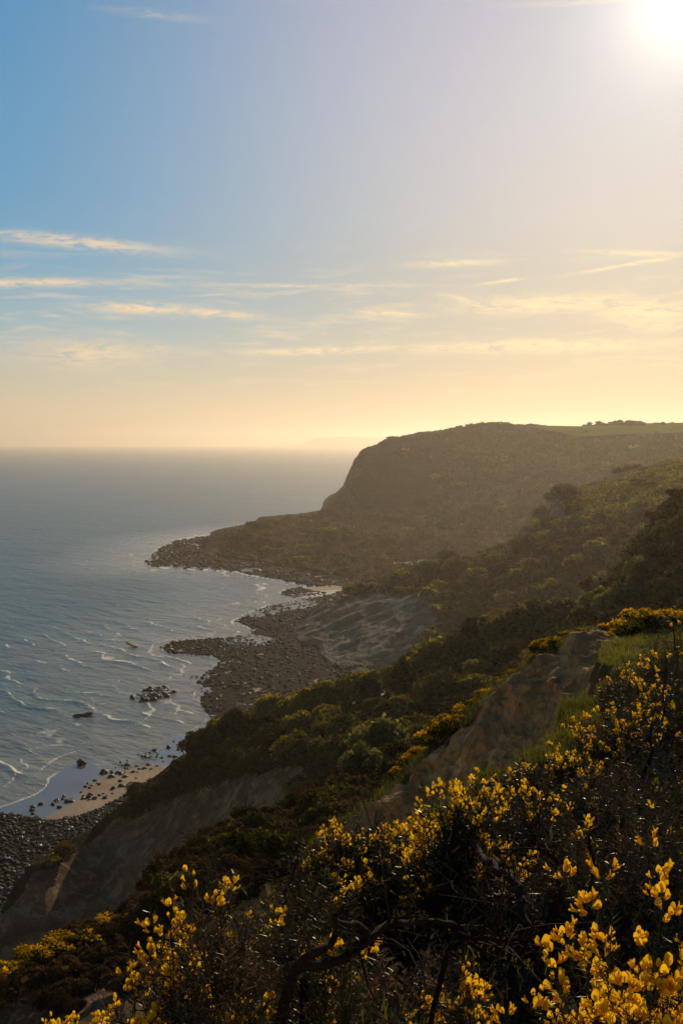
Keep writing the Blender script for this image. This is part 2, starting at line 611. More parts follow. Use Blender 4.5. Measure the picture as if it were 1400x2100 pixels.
def loft(rows, nu, nvs, sm=3):
    """rows: world polylines from the far foot over the crest to the near foot"""
    R = [resample(r, nu) for r in rows]
    if sm > 1:
        k = np.ones(2 * sm + 1) / (2 * sm + 1)
        R = [np.stack([np.convolve(np.pad(r[:, c], sm, mode='edge'), k, 'valid') for c in range(3)], -1) for r in R]
    out = []
    for a, b, n in zip(R[:-1], R[1:], nvs):
        f = np.linspace(0, 1, n, endpoint=False)[:, None, None]
        out.append(a[None] * (1 - f) + b[None] * f)
    out.append(R[-1][None])
    return np.concatenate(out, 0)


def soften(G, it=2, keep=()):
    for _ in range(it):
        H = G.copy()
        H[1:-1] = .25 * G[:-2] + .5 * G[1:-1] + .25 * G[2:]
        for k in keep:
            H[k] = G[k]
        G = H
    return G


def normals(G):
    du = np.gradient(G, axis=1)
    dv = np.gradient(G, axis=0)
    n = np.cross(du, dv)
    n /= np.linalg.norm(n, axis=-1, keepdims=True) + 1e-9
    return n


def grid_faces(nv, nu):
    i, j = np.meshgrid(np.arange(nv - 1), np.arange(nu - 1), indexing='ij')
    a = (i * nu + j).ravel()
    return np.stack([a, a + 1, a + nu + 1, a + nu], -1)


class Land:
    pass


LAND = {}


def make_land(name, mat, rows, nu, nvs, disp, bare_polys=(), sm=3, bare_fn=None, sof=2, label=None, crest_row=1):
    G = loft(rows, nu, nvs, sm)
    G = soften(G, sof)
    N = normals(G)
    if (N[..., 2].mean()) < 0:
        N = -N
    G = disp(G, N)
    N = normals(G)
    flip = N[..., 2].mean() < 0
    if flip:
        N = -N
    px, py = project(G)
    jx = fbm(G, 0.06, 3, 91) * 16 + fbm(G, .35, 3, 92) * 14
    bare = np.zeros(px.shape)
    front = np.zeros(px.shape, bool)
    front[sum(nvs[:crest_row]) - 2:] = True
    for poly in bare_polys:
        bare = np.maximum(bare, inpoly(px + jx, py + jx * .7, poly) & front)
    if bare_fn is not None:
        bare = bare_fn(G, N, bare)
    Fq = grid_faces(*G.shape[:2])
    if flip:
        Fq = Fq[:, ::-1]
    me = mesh_np(name, G.reshape(-1, 3), Fq, {'bare': bare}, smooth=True)
    o = obj(name, me, M[mat])
    tag(o, label, None, None, 'structure')
    L = Land()
    L.G, L.N, L.px, L.py, L.front, L.o = G, N, px, py, front, o
    LAND[name] = L
    return L


def scatter(L, poly, n, sep=0.0, rng=RNG, nmin=-2.0, pix=True, exclude=()):
    """random points of a land's near side that fall inside a photo outline"""
    P = 0.25 * (L.G[:-1, :-1] + L.G[1:, :-1] + L.G[:-1, 1:] + L.G[1:, 1:])
    N = L.N[:-1, :-1]
    px, py = project(P)
    view = P - np.array([0, 0, EYE])
    view /= np.linalg.norm(view, axis=-1, keepdims=True)
    vis = (N * view).sum(-1) < 0.05
    ok = inpoly(px, py, poly) & L.front[:-1, :-1] & (N[..., 2] > nmin) & vis
    for e in exclude:
        ok &= ~inpoly(px, py, e)
    idx = np.argwhere(ok)
    if not len(idx):
        return np.zeros((0, 3)), np.zeros((0, 3))
    a = np.linalg.norm(np.cross(L.G[1:, :-1] - L.G[:-1, :-1], L.G[:-1, 1:] - L.G[:-1, :-1]), axis=-1)[idx[:, 0], idx[:, 1]]
    a = a / ((P[idx[:, 0], idx[:, 1]] - np.array([0, 0, EYE])) ** 2).sum(-1)
    a = np.minimum(a, np.percentile(a, 95))
    out, outn = [], []
    tries = n if sep <= 0 else n * 12
    pick = rng.choice(len(idx), tries, p=a / a.sum())
    i, j = idx[pick, 0], idx[pick, 1]
    f, g = rng.random(tries), rng.random(tries)
    Q = (L.G[i, j] * ((1 - f) * (1 - g))[:, None] + L.G[i + 1, j] * (f * (1 - g))[:, None] + L.G[i, j + 1] * ((1 - f) * g)[:, None] + L.G[i + 1, j + 1] * (f * g)[:, None])
    NN = L.N[i, j]
    if sep <= 0:
        return Q, NN
    for q, nn in zip(Q, NN):
        if len(out) >= n:
            break
        if out and np.min(np.linalg.norm(np.array(out) - q, axis=1)) < sep:
            continue
        out.append(q)
        outn.append(nn)
    return np.array(out), np.array(outn)


def back(P, away, down):
    d = P - np.array([0, 0, EYE])
    h = d[:, :2] / np.linalg.norm(d[:, :2], axis=1, keepdims=True)
    Q = P.copy()
    Q[:, :2] += h * away
    Q[:, 2] -= down
    return Q


# --- headland
crest = W([(648, 1082, 885), (672, 1046, 885), (690, 1035, 880), (704, 1019, 860), (713, 990, 860), (733, 950, 860), (745, 934, 865), (790, 915, 880), (850, 897, 900),
           (940, 885, 920), (985, 878, 930), (1020, 878, 930), (1060, 880, 930), (1190, 880, 940), (1290, 877, 950), (1400, 878, 960), (1560, 880, 960)])
r1 = W([(648, 1084, 870), (672, 1052, 862), (694, 1046, 850), (712, 1036, 842), (724, 1018, 838), (752, 984, 838), (768, 966, 842), (815, 950, 855), (870, 936, 870),
        (950, 925, 885), (990, 920, 893), (1022, 920, 893), (1070, 920, 890), (1190, 915, 890), (1290, 905, 890), (1400, 900, 880), (1560, 900, 870)])
r2 = W([(648, 1090, 850), (672, 1076, 835), (700, 1066, 828), (725, 1056, 822), (745, 1046, 818), (780, 1036, 812), (810, 1028, 810), (850, 1020, 806), (900, 1012, 800),
        (960, 1005, 798), (1000, 1003, 796), (1040, 1003, 795), (1090, 1005, 790), (1190, 1003, 780), (1290, 995, 765), (1400, 980, 745), (1560, 985, 740)])
r3 = W([(640, 1105, 740), (670, 1110, 725), (700, 1110, 715), (730, 1110, 705), (760, 1110, 695), (800, 1112, 690), (840, 1114, 685), (880, 1116, 680), (930, 1118, 670),
        (980, 1120, 660), (1020, 1122, 650), (1060, 1124, 640), (1110, 1126, 630), (1200, 1130, 610), (1300, 1135, 590), (1400, 1140, 570), (1560, 1145, 560)])


def d_head(G, N):
    n = fbm(G, .012, 5, 1)[..., None] * 6.5 + fbm(G * [1, 1, .35], .05, 4, 5, ridged=True)[..., None] * 3.6
    edge = np.clip((G[..., 2] - 20) / 25, .25, 1)[..., None]
    return G + [0, 0, 1.6] + N * n * edge + np.array([0, 0, 1]) * fbm(G, .09, 3, 8)[..., None] * .9


def bare_head(G, N, b):
    px, py = project(G)
    near = np.clip((1000 - px) / 160, 0, 1) * np.clip((py - 935) / 25, 0, 1)
    return np.clip((1 - N[..., 2] * 1.25) * near * (.85 + fbm(G * [1, 1, 2.0], .03, 4, 12) * 1.2), 0, .9)


HEADP = [[(742, 948), (800, 930), (870, 950), (900, 1000), (880, 1040), (800, 1050), (735, 1030)], [(950, 945), (1010, 935), (1050, 1000), (960, 1010)]]
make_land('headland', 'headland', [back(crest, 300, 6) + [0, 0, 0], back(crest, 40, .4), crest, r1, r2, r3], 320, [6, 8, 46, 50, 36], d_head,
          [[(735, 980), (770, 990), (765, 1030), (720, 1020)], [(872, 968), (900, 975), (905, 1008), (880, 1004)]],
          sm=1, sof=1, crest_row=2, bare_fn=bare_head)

# --- bright field on the headland top
fr = [W([(1080, 884, 925), (1190, 884, 935), (1290, 879, 945), (1400, 876.5, 950), (1560, 876, 955)]),
      W([(1130, 894, 900), (1200, 893, 905), (1290, 888, 915), (1400, 884, 920), (1560, 882, 920)]),
      W([(1180, 906, 886), (1230, 904, 886), (1300, 901, 888), (1400, 897, 890), (1560, 896, 890)])]
G = loft(fr, 90, [10, 10], 1)
G[..., 2] += 4.2 + fbm(G, .03, 3, 4) * .5
m_, t_ = new_mat('meadow_grass')
co_ = t_.node('ShaderNodeNewGeometry').outputs['Position']
d_ = t_.node('ShaderNodeBsdfDiffuse')
t_.put(d_.inputs['Color'], t_.mix(t_.noise(co_, .06, 4.0), (.12, .15, .02, 1), (.20, .21, .035, 1)))
finish(t_, d_.outputs[0])
fo = obj('field', mesh_np('field', G.reshape(-1, 3), grid_faces(*G.shape[:2])[:, ::-1], smooth=True), m_)
tag(fo, 'bright green pasture sloping on top of the headland', None, None, 'structure')

# --- undercliff at the headland's foot
crest = W([(430, 1102, 690), (480, 1089, 720), (515, 1080, 740), (535, 1065, 760), (600, 1061, 780), (660, 1054, 800), (720, 1066, 790), (800, 1076, 780), (1000, 1096, 740), (1320, 1120, 680)])
u1 = W([(425, 1118, 660), (476, 1112, 660), (512, 1108, 660), (540, 1104, 665), (605, 1106, 670), (660, 1104, 665), (720, 1110, 650), (800, 1120, 640), (1000, 1140, 600), (1320, 1160, 560)])
u2 = W([(420, 1136, 645), (470, 1142, 630), (512, 1146, 615), (548, 1150, 605), (612, 1152, 595), (665, 1155, 585), (725, 1162, 565), (800, 1172, 550), (1000, 1200, 500), (1320, 1220, 470)])
u3 = W([(415, 1146, 622), (465, 1156, 596), (515, 1163, 580), (560, 1169, 566), (625, 1180, 541), (675, 1190, 521), (735, 1202, 499), (810, 1216, 475), (1000, 1262, 412), (1320, 1320, 350)])


def d_under(G, N):
    return G + N * (fbm(G, .022, 4, 21)[..., None] * 3.4 + fbm(G, .09, 3, 25)[..., None] * 1.1) + [0, 0, 2.9]


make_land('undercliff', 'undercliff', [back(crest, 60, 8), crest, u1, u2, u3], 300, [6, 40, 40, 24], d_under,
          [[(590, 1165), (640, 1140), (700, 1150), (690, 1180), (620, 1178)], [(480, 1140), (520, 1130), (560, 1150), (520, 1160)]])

# --- slip spur in the middle distance
crest = W([(588, 1302, 379), (600, 1288, 383), (640, 1257, 385), (700, 1230, 388), (780, 1202, 392), (850, 1174, 395), (920, 1160, 398), (985, 1140, 400), (1040, 1116, 400),
           (1095, 1085, 402), (1128, 1052, 405), (1140, 1018, 405), (1200, 1006, 410), (1260, 985, 412), (1330, 966, 415), (1400, 950, 420), (1560, 920, 420)])
s1 = W([(590, 1306, 373), (602, 1300, 370), (645, 1288, 362), (705, 1272, 356), (785, 1250, 352), (855, 1230, 350), (925, 1214, 350), (990, 1198, 350), (1045, 1178, 350),
        (1098, 1150, 352), (1136, 1110, 356), (1155, 1085, 358), (1215, 1070, 356), (1270, 1055, 352), (1335, 1040, 345), (1400, 1030, 340), (1560, 1010, 340)])
s2 = W([(595, 1312, 362), (612, 1322, 350), (655, 1342, 332), (705, 1368, 312), (770, 1390, 298), (850, 1400, 290), (920, 1390, 288), (990, 1370, 288), (1050, 1340, 288),
        (1105, 1300, 288), (1150, 1270, 288), (1190, 1240, 290), (1240, 1220, 290), (1290, 1200, 290), (1340, 1180, 288), (1400, 1160, 285), (1560, 1140, 285)])
s3 = W([(598, 1316, 356.5), (618, 1330, 344.5), (660, 1358, 322.6), (712, 1398, 295.8), (770, 1430, 277.4), (850, 1455, 264), (920, 1460, 262), (990, 1450, 262), (1050, 1430, 260),
        (1105, 1410, 255), (1150, 1400, 250), (1190, 1390, 248), (1240, 1380, 245), (1290, 1370, 242), (1340, 1360, 240), (1400, 1350, 238), (1560, 1340, 235)])


def d_slip(G, N):
    gul = fbm(G * [1, 1, .3], .09, 5, 34, ridged=True)[..., None]
    return G + [0, 0, 1.5] + N * (fbm(G, .03, 4, 31)[..., None] * 2.4 + gul * 1.5 + fbm(G, .3, 4, 38, ridged=True)[..., None] * .35)


SLIP_BARE = [[(585, 1312), (600, 1286), (640, 1252), (720, 1226), (800, 1212), (870, 1230), (905, 1250), (890, 1290), (830, 1330), (800, 1372), (740, 1400), (690, 1400), (610, 1335)],
             [(1108, 1080), (1135, 1020), (1165, 1030), (1160, 1075), (1120, 1100)]]
make_land('slipped_hillside', 'slip', [back(crest, 70, 22), crest, s1, s2, s3], 330, [6, 46, 56, 30], d_slip, SLIP_BARE, sm=2)

# --- dark hill at the right
crest = W([(1085, 1325, 150), (1150, 1280, 150), (1195, 1225, 150), (1205, 1200, 150), (1240, 1176, 150), (1272, 1170, 150), (1290, 1130, 150), (1330, 1085, 148), (1345, 1052, 147),
           (1372, 1022, 146), (1400, 1008, 145), (1560, 960, 140)])
c1 = W([(1085, 1335, 140), (1155, 1300, 136), (1205, 1255, 134), (1222, 1240, 132), (1256, 1225, 130), (1285, 1215, 130), (1310, 1190, 128), (1345, 1160, 126), (1362, 1140, 125),
        (1385, 1125, 124), (1420, 1110, 122), (1560, 1080, 118)])
c2 = W([(1085, 1350, 125), (1160, 1340, 115), (1210, 1335, 108), (1235, 1330, 104), (1265, 1325, 100), (1290, 1325, 98), (1320, 1325, 94), (1350, 1325, 92), (1375, 1325, 90),
        (1400, 1325, 88), (1440, 1325, 86), (1560, 1325, 82)])


def d_dark(G, N):
    return G + N * (fbm(G, .06, 5, 41)[..., None] * 1.5 + fbm(G * [1, 1, .5], .25, 4, 45, ridged=True)[..., None] * .6)


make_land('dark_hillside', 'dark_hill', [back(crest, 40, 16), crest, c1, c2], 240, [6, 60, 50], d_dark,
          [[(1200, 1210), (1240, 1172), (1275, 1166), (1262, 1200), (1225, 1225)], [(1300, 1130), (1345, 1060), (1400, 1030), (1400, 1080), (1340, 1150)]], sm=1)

# --- wooded ridge and sea cliff
crest = W([(1420, 1290, 130), (1330, 1290, 133), (1250, 1290, 135), (1190, 1298, 136), (1120, 1296, 138), (1050, 1305, 140), (960, 1338, 142), (900, 1362, 143), (860, 1390, 144), (780, 1428, 145),
           (740, 1434, 146), (680, 1455, 147), (600, 1466, 148), (540, 1480, 149), (490, 1500, 150), (430, 1528, 151), (380, 1555, 152), (330, 1592, 152), (290, 1620, 152),
           (240, 1658, 152), (190, 1700, 152), (165, 1715, 149), (150, 1735, 147), (100, 1766, 142), (75, 1784, 139), (45, 1832, 136), (20, 1872, 133), (0, 1894, 131), (-60, 1930, 126)])
k1 = W([(1420, 1370, 112), (1330, 1370, 113), (1250, 1370, 114), (1190, 1375, 114), (1120, 1395, 113), (1050, 1420, 112), (960, 1455, 112), (900, 1480, 111), (860, 1498, 111), (800, 1515, 111),
        (740, 1535, 112), (690, 1548, 114), (640, 1560, 118), (590, 1566, 122), (530, 1575, 128), (470, 1592, 134), (410, 1612, 140), (350, 1640, 145), (305, 1660, 148),
        (255, 1692, 149.5), (200, 1728, 149.4), (172, 1742, 147.6), (156, 1758, 145.6), (104, 1790, 140.6), (78, 1806, 137.8), (48, 1850, 134.8), (22, 1886, 131.8), (2, 1908, 129.8), (-60, 1945, 125)])
k2 = W([(1420, 1480, 85), (1330, 1480, 85), (1250, 1480, 85), (1190, 1490, 85), (1120, 1510, 85), (1050, 1550, 85), (980, 1600, 85), (920, 1640, 85), (880, 1680, 86), (820, 1720, 87),
        (760, 1750, 89), (710, 1770, 91), (660, 1790, 94), (610, 1805, 97), (560, 1830, 100), (510, 1850, 105), (450, 1865, 111), (390, 1880, 117), (340, 1905, 121),
        (290, 1930, 124.5), (240, 1960, 128), (212, 1990, 127), (190, 2008, 126), (130, 2050, 123), (100, 2068, 122), (66, 2085, 121), (40, 2096, 120), (15, 2106, 119), (-60, 2130, 116)])


def d_ridge(G, N):
    st = np.clip(1.1 - N[..., 2:3] * 1.2, .0, 1.0)
    gul = fbm(G * [1, 1, .22], .22, 5, 54, ridged=True)[..., None]
    ledge = np.sin(G[..., 2:3] * 1.5 + fbm(G, .05, 3, 57)[..., None] * 5) * .3
    land = np.clip((G[..., 2:3]) / 8, .35, 1)
    return G + N * (fbm(G, .05, 4, 51)[..., None] * 1.7 * land + st * (gul * 1.5 + ledge * 1.5 + fbm(G * [1, 1, .6], .9, 4, 59, ridged=True)[..., None] * .45))


RIDGE_BARE = [[(640, 1560), (600, 1545), (560, 1575), (520, 1590), (430, 1600), (385, 1618), (330, 1648), (300, 1672), (250, 1672), (200, 1722), (165, 1745), (135, 1770), (75, 1790),
               (20, 1860), (-60, 1890), (-60, 1990), (300, 1990), (420, 1800), (560, 1700), (650, 1640)]]
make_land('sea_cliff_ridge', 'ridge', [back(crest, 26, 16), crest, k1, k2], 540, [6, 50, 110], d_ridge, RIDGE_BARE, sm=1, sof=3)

# --- brown spur below the sandy face
crest = W([(980, 1440, 72), (900, 1500, 70), (830, 1545, 66), (760, 1580, 62), (680, 1612, 58), (600, 1655, 55), (540, 1672, 53), (480, 1700, 50), (430, 1725, 48), (395, 1765, 46),
           (340, 1820, 43), (280, 1860, 41), (200, 1898, 38), (130, 1928, 36), (60, 1972, 34), (0, 2012, 33), (-90, 2070, 32)])
e1 = W([(980, 1560, 50), (900, 1620, 48), (830, 1650, 46), (760, 1690, 44), (680, 1715, 43), (610, 1760, 41), (550, 1775, 40), (490, 1800, 38), (440, 1830, 36.5), (400, 1860, 35.5),
        (350, 1905, 34), (288, 1920, 34.5), (206, 1950, 33.5), (136, 1990, 32), (64, 2030, 31), (2, 2075, 30.5), (-90, 2120, 30)])
e2 = W([(980, 1780, 34), (900, 1820, 33), (830, 1850, 32), (760, 1880, 31), (690, 1910, 30), (620, 1940, 29), (560, 1960, 28.5), (500, 1985, 28), (450, 2010, 27.5), (410, 2035, 27),
        (360, 2070, 26.5), (295, 2110, 27), (212, 2150, 27), (142, 2190, 27), (68, 2230, 27), (5, 2270, 27), (-90, 2300, 27)])


def d_spur(G, N):
    st = np.clip(1.1 - N[..., 2:3] * 1.2, .15, 1.0)
    return G + N * (fbm(G, .12, 4, 61)[..., None] * .9 + st * fbm(G * [1, 1, .3], .8, 5, 65, ridged=True)[..., None] * .45)


SPUR_BARE = [[(-80, 2035), (0, 2030), (60, 1990), (140, 1945), (230, 1905), (290, 1905), (290, 2000), (250, 2200), (-80, 2200)],
             [(540, 1790), (560, 1770), (600, 1775), (590, 1850), (540, 1850)], [(690, 1700), (790, 1650), (800, 1700), (700, 1760)]]
make_land('brown_spur', 'spur', [back(crest, 12, 9), crest, e1, e2], 360, [6, 70, 70], d_spur, SPUR_BARE, sm=2)

# --- eroded sandy face
crest = W([(1420, 1400, 29), (1330, 1378, 28.6), (1280, 1345, 28.4), (1246, 1308, 28.3), (1232, 1300, 28.2), (1205, 1299, 28), (1178, 1307, 27.6), (1130, 1336, 27.2), (1080, 1366, 27), (1040, 1398, 26.8), (1000, 1432, 26.5), (950, 1478, 26.3),
           (900, 1524, 26), (860, 1560, 25.9), (830, 1592, 25.7), (800, 1622, 25.5), (760, 1660, 25.2), (720, 1688, 25), (680, 1712, 24.8), (640, 1745, 24.4), (560, 1850, 24), (480, 1950, 23)])
f0 = back(crest, -.35, .1)
f1 = W([(1440, 1450, 24), (1360, 1430, 24.5), (1302, 1405, 24.6), (1272, 1388, 24.6), (1230, 1395, 24.8), (1196, 1420, 24.9), (1144, 1455, 24.9), (1090, 1480, 24.8), (1048, 1502, 24.7), (1006, 1530, 24.5), (956, 1566, 24.4),
        (905, 1604, 24.2), (866, 1630, 24.2), (838, 1652, 24), (808, 1672, 24), (768, 1700, 23.8), (728, 1728, 23.8), (688, 1748, 23.8), (646, 1775, 23.6), (570, 1870, 23.4), (490, 1970, 22.6)])
f2 = W([(1460, 1440, 18), (1380, 1455, 18.5), (1320, 1475, 18.6), (1290, 1500, 18.8), (1250, 1530, 19.2), (1210, 1570, 19.6), (1160, 1610, 20), (1110, 1650, 20.2), (1070, 1690, 20.4), (1030, 1730, 20.5), (980, 1780, 20.6),
        (930, 1820, 20.8), (890, 1850, 20.9), (860, 1870, 21), (830, 1890, 21.2), (790, 1910, 21.3), (750, 1930, 21.4), (710, 1950, 21.5), (666, 1970, 21.6), (590, 2010, 21.6), (510, 2060, 21.2)])


def d_face(G, N):
    gul = fbm(G * [1, 1, .28], .9, 5, 74, ridged=True)[..., None]
    w = np.ones(G.shape[:2])
    w[:14] *= .25
    return G + N * w[..., None] * (fbm(G, .35, 4, 71)[..., None] * .40 + gul * .20 + fbm(G * [1, 1, .45], 2.6, 4, 77, ridged=True)[..., None] * .09 + fbm(G, 5, 3, 78)[..., None] * .05) + np.array([0, 0, 1]) * fbm(G, 1.3, 3, 79)[..., None] * .10


def bare_face(G, N, b):
    b = np.ones(G.shape[:2]) * .95
    b[:13] = 0.0
    b[13:16] = .55
    px, _ = project(G)
    b = np.where((px > 1246), np.minimum(b, .9), b)
    return b


make_land('sandy_cliff_face', 'face', [back(crest, 10, 7), back(crest, .7, -.0), f0 + [0, 0, .08], f1, f2], 420, [8, 5, 66, 70], d_face, sm=2, sof=1, bare_fn=bare_face)
LAND['sandy_cliff_face'].crest = crest

# --- foreground bank
EDGE = np.array([(-2.2, .2), (-1.6, 2.0), (-1.15, 3.2), (-1.0, 4.2), (-.62, 5.0), (-.05, 6.0), (.55, 8.0), (1.35, 10.5), (2.35, 13.0), (3.2, 15.5), (4.45, 18.0), (5.15, 20), (5.25, 22), (5.55, 24), (6.15, 26), (6.5, 28), (6.8, 29.5), (9, 33), (14, 40)])


def z_bank(x, y):
    x = np.asarray(x, float)
    y = np.asarray(y, float)
    z = 60.4 - .16 * np.minimum(y, 12) - .056 * np.maximum(y - 12, 0) - .055 * np.clip(y - 16, 0, 13)
    ex = np.interp(y, EDGE[:, 1], EDGE[:, 0])
    Q = np.stack([x, y, 0 * x], -1)
    e = ex - x + fbm(Q, .9, 3, 82) * .35
    stp = np.clip((y - 7) / 5, 0, 1) * 2.6
    drop = np.where(e > 0, np.minimum(e * (1.0 + stp) + np.minimum(e, 1.6) ** 2 * .8, 9) + np.maximum(e - 1.5, 0) * 2.2, 0)
    z = z - drop
    z = z + np.clip(x - 5.5, 0, 99) * .10 + fbm(Q, .5, 4, 83) * .14 + fbm(Q, 3.0, 3, 84) * .05
    return z


ys = np.concatenate([np.linspace(.35, 6, 70), np.linspace(6.1, 34, 170)])
us = np.linspace(-.52, .62, 220)
YY, UU = np.meshgrid(ys, us, indexing='ij')
XX = UU * (YY + 1.2)
G = np.stack([XX, YY, z_bank(XX, YY)], -1)
farr = np.clip((YY - 29.5) / 4, 0, 1)
G[..., 2] -= farr ** 2 * 3.0
N = normals(G)
if N[..., 2].mean() < 0:
    N = -N
ex = np.interp(YY, EDGE[:, 1], EDGE[:, 0])
bare = np.where((ex - XX) > .15, .75, np.where(YY < 9.5, .55, .18))
Fq = grid_faces(*G.shape[:2])
o = obj('clifftop_bank', mesh_np('clifftop_bank', G.reshape(-1, 3), Fq, {'bare': bare}, smooth=True), M['bank'])
tag(o, 'grassy clifftop bank under the gorse', None, None, 'structure')
BANK = Land()
BANK.G, BANK.N, BANK.front = G, N, np.ones(G.shape[:2], bool)
LAND['clifftop_bank'] = BANK

# --- far hills on the horizon
pts = W([(560, 916.5, 13600), (622, 912, 13600), (632, 904, 13600), (650, 898, 13600), (700, 896, 13600), (760, 897, 13600), (860, 898, 13600), (1000, 899, 13600)])
top = resample(pts, 80)
top[:, 2] += fbm(top, .004, 3, 3) * 3
rows_ = [np.stack([top[:, 0], top[:, 1] + k, np.where(k == 600, -5, top[:, 2] * f_)], -1) for k, f_ in ((600, 0), (300, 1.0), (0, 1.0), (-120, .55), (-420, -.02))]
G = np.stack(rows_, 0)
o = obj('far_hills', mesh_np('far_hills', G.reshape(-1, 3), grid_faces(*G.shape[:2])[:, ::-1], smooth=True), M['hazy_chalk'])
tag(o, 'faint pale cape on the sea horizon', None, None, 'structure')
me_ = o.data
me_.attributes.new('bare', 'FLOAT', 'POINT')

BANDS = ['top', 'second', 'third', 'fourth', 'fifth', 'sixth', 'seventh', 'eighth', 'ninth', 'tenth', 'eleventh', 'twelfth', 'thirteenth', 'fourteenth']


def unique_labels(P, prefix, per=10, side='sea'):
    """a label of its own for each of many alike things: its row down the slope and its place in that row"""
    px, py = project(np.asarray(P))
    n = len(px)
    nb = max(1, math.ceil(n / per))
    out = [None] * n
    for b, idx in enumerate(np.array_split(np.argsort(py), nb)):
        for k, i in enumerate(idx[np.argsort(px[idx])]):
            out[i] = f'{prefix}, {ORD[k]} from the {side} in the {BANDS[b]} row' if nb > 1 else f'{prefix}, {ORD[k]} from the {side}'
    return out


ORD = ['first', 'second', 'third', 'fourth', 'fifth', 'sixth', 'seventh', 'eighth', 'ninth', 'tenth', 'eleventh', 'twelfth', 'thirteenth', 'fourteenth', 'fifteenth', 'sixteenth', 'seventeenth',
       'eighteenth', 'nineteenth', 'twentieth', 'twenty-first', 'twenty-second', 'twenty-third', 'twenty-fourth', 'twenty-fifth', 'twenty-sixth', 'twenty-seventh', 'twenty-eighth', 'twenty-ninth', 'thirtieth',
       'thirty-first', 'thirty-second', 'thirty-third', 'thirty-fourth', 'thirty-fifth']

# ------------------------------------------------------------------ shore
SHORE_PX = [(700, 1078), (560, 1080), (480, 1088), (420, 1097), (380, 1103), (350, 1108), (352, 1116), (325, 1122), (318, 1136), (299, 1146), (296, 1156), (310, 1163), (350, 1164), (400, 1167),
            (440, 1169), (480, 1174), (520, 1181), (560, 1189), (600, 1198), (618, 1201), (604, 1206), (585, 1208), (572, 1216), (588, 1220), (640, 1215), (670, 1216), (640, 1221), (600, 1227), (570, 1234), (540, 1246), (500, 1259),
            (480, 1271), (484, 1279), (510, 1284), (516, 1293), (500, 1302), (470, 1306), (430, 1308), (370, 1313), (340, 1321), (330, 1333), (350, 1341), (400, 1343), (440, 1349), (455, 1354), (420, 1362),
            (400, 1374), (390, 1388), (398, 1402), (412, 1412), (404, 1430), (420, 1450), (425, 1478), (395, 1500), (350, 1512), (300, 1528), (262, 1540), (225, 1546), (175, 1556),
            (140, 1572), (105, 1594), (90, 1615), (70, 1630), (30, 1645), (-20, 1662), (-90, 1680), (-300, 1740)]
shore = np.array(SHORE_PX, float)
ks = np.ones(3) / 3
SH = at(shore[:, 0], shore[:, 1], 1.0)
dd = ray(shore[:, 0], shore[:, 1])
SH = (np.array([0, 0, EYE]) + dd * (EYE / -dd[:, 2])[:, None])[:, :2]
LAND_POLY = np.vstack([SH, [(-300, 60), (700, 60), (1200, 1000), (SH[0, 0], 1000)]])


def shore_dist(x, y):
    """signed distance to the waterline, positive on land"""
    x = np.asarray(x, float)
    y = np.asarray(y, float)
    sh_ = x.shape
    p = np.stack([x.ravel(), y.ravel()], -1)
    best = np.full(len(p), 1e9)
    for a, b in zip(SH[:-1], SH[1:]):
        ab = b - a
        t = np.clip(((p - a) @ ab) / (ab @ ab), 0, 1)
        q = p - a - t[:, None] * ab
        best = np.minimum(best, (q * q).sum(1))
    s = np.sqrt(best)
    ins = inpoly(p[:, 0], p[:, 1], [tuple(v) for v in LAND_POLY])
    return np.where(ins, s, -s).reshape(sh_)


# --- beach
azs = np.radians(np.linspace(-24, 14, 220))
Ds = np.exp(np.linspace(math.log(118), math.log(900), 280))
DD, AA = np.meshgrid(Ds, azs, indexing='ij')
X = DD * np.tan(AA)
S = shore_dist(X, DD)
P2 = np.stack([X, DD, 0 * X], -1)
wav = fbm(P2, .05, 4, 101)
Zb = np.where(S > 0, np.minimum(.012 * S, .10 + .020 * np.maximum(S - 8, 0)), .05 * S) + wav * np.clip((S + 4) / 14, 0, 1) * .22
pools = fbm(P2 * [1, .5, 1], .07, 3, 105)
Zb = Zb - np.where((S > 1) & (S < 30), np.clip(pools - .18, 0, 1) * .7, 0)
Zb = np.clip(Zb, -3, 1.3)
pxb, pyb = project(P2)
ROCKY = {
    'main': [(480, 1274), (520, 1252), (600, 1231), (680, 1219), (760, 1190), (820, 1215), (700, 1300), (720, 1400), (760, 1430), (600, 1475), (480, 1530), (410, 1520), (432, 1480), (412, 1440), (425, 1412), (405, 1400), (420, 1380), (455, 1356), (440, 1345), (500, 1312), (520, 1290)],
    'reef': [(330, 1327), (360, 1313), (440, 1309), (505, 1304), (510, 1330), (450, 1348), (400, 1343), (345, 1339)],
    'point': [(297, 1152), (330, 1124), (355, 1110), (480, 1090), (600, 1120), (760, 1190), (720, 1205), (640, 1203), (560, 1187), (480, 1172), (310, 1162)],
    'patch': [(265, 1436), (285, 1420), (310, 1410), (345, 1408), (360, 1420), (335, 1432), (290, 1441)],
    'near': [(-80, 1700), (0, 1668), (50, 1674), (110, 1684), (160, 1676), (205, 1660), (250, 1634), (300, 1606), (350, 1574), (405, 1530), (430, 1515), (430, 1560), (330, 1640), (200, 1760), (40, 1900), (-80, 1960)],
    'spit': [(572, 1217), (590, 1209), (612, 1204), (645, 1212), (672, 1216), (600, 1226)],
}
rocky = np.zeros(S.shape)
jx = fbm(P2, .06, 4, 107) * 10
for k, poly in ROCKY.items():
    rocky = np.maximum(rocky, inpoly(pxb + jx, pyb + jx * .35, poly))
wreach = np.where(DD < 240, 11, 6)
wet = np.clip(1 - (S - wreach) / 5 + pools * 1.9, 0, 1)
me = mesh_np('beach', np.stack([X, DD, Zb], -1).reshape(-1, 3), grid_faces(*X.shape)[:, ::-1], {'rocky': rocky, 'wet': wet}, smooth=True)
m, t = new_mat('beach_sand')
co = t.node('ShaderNodeNewGeometry').outputs['Position']
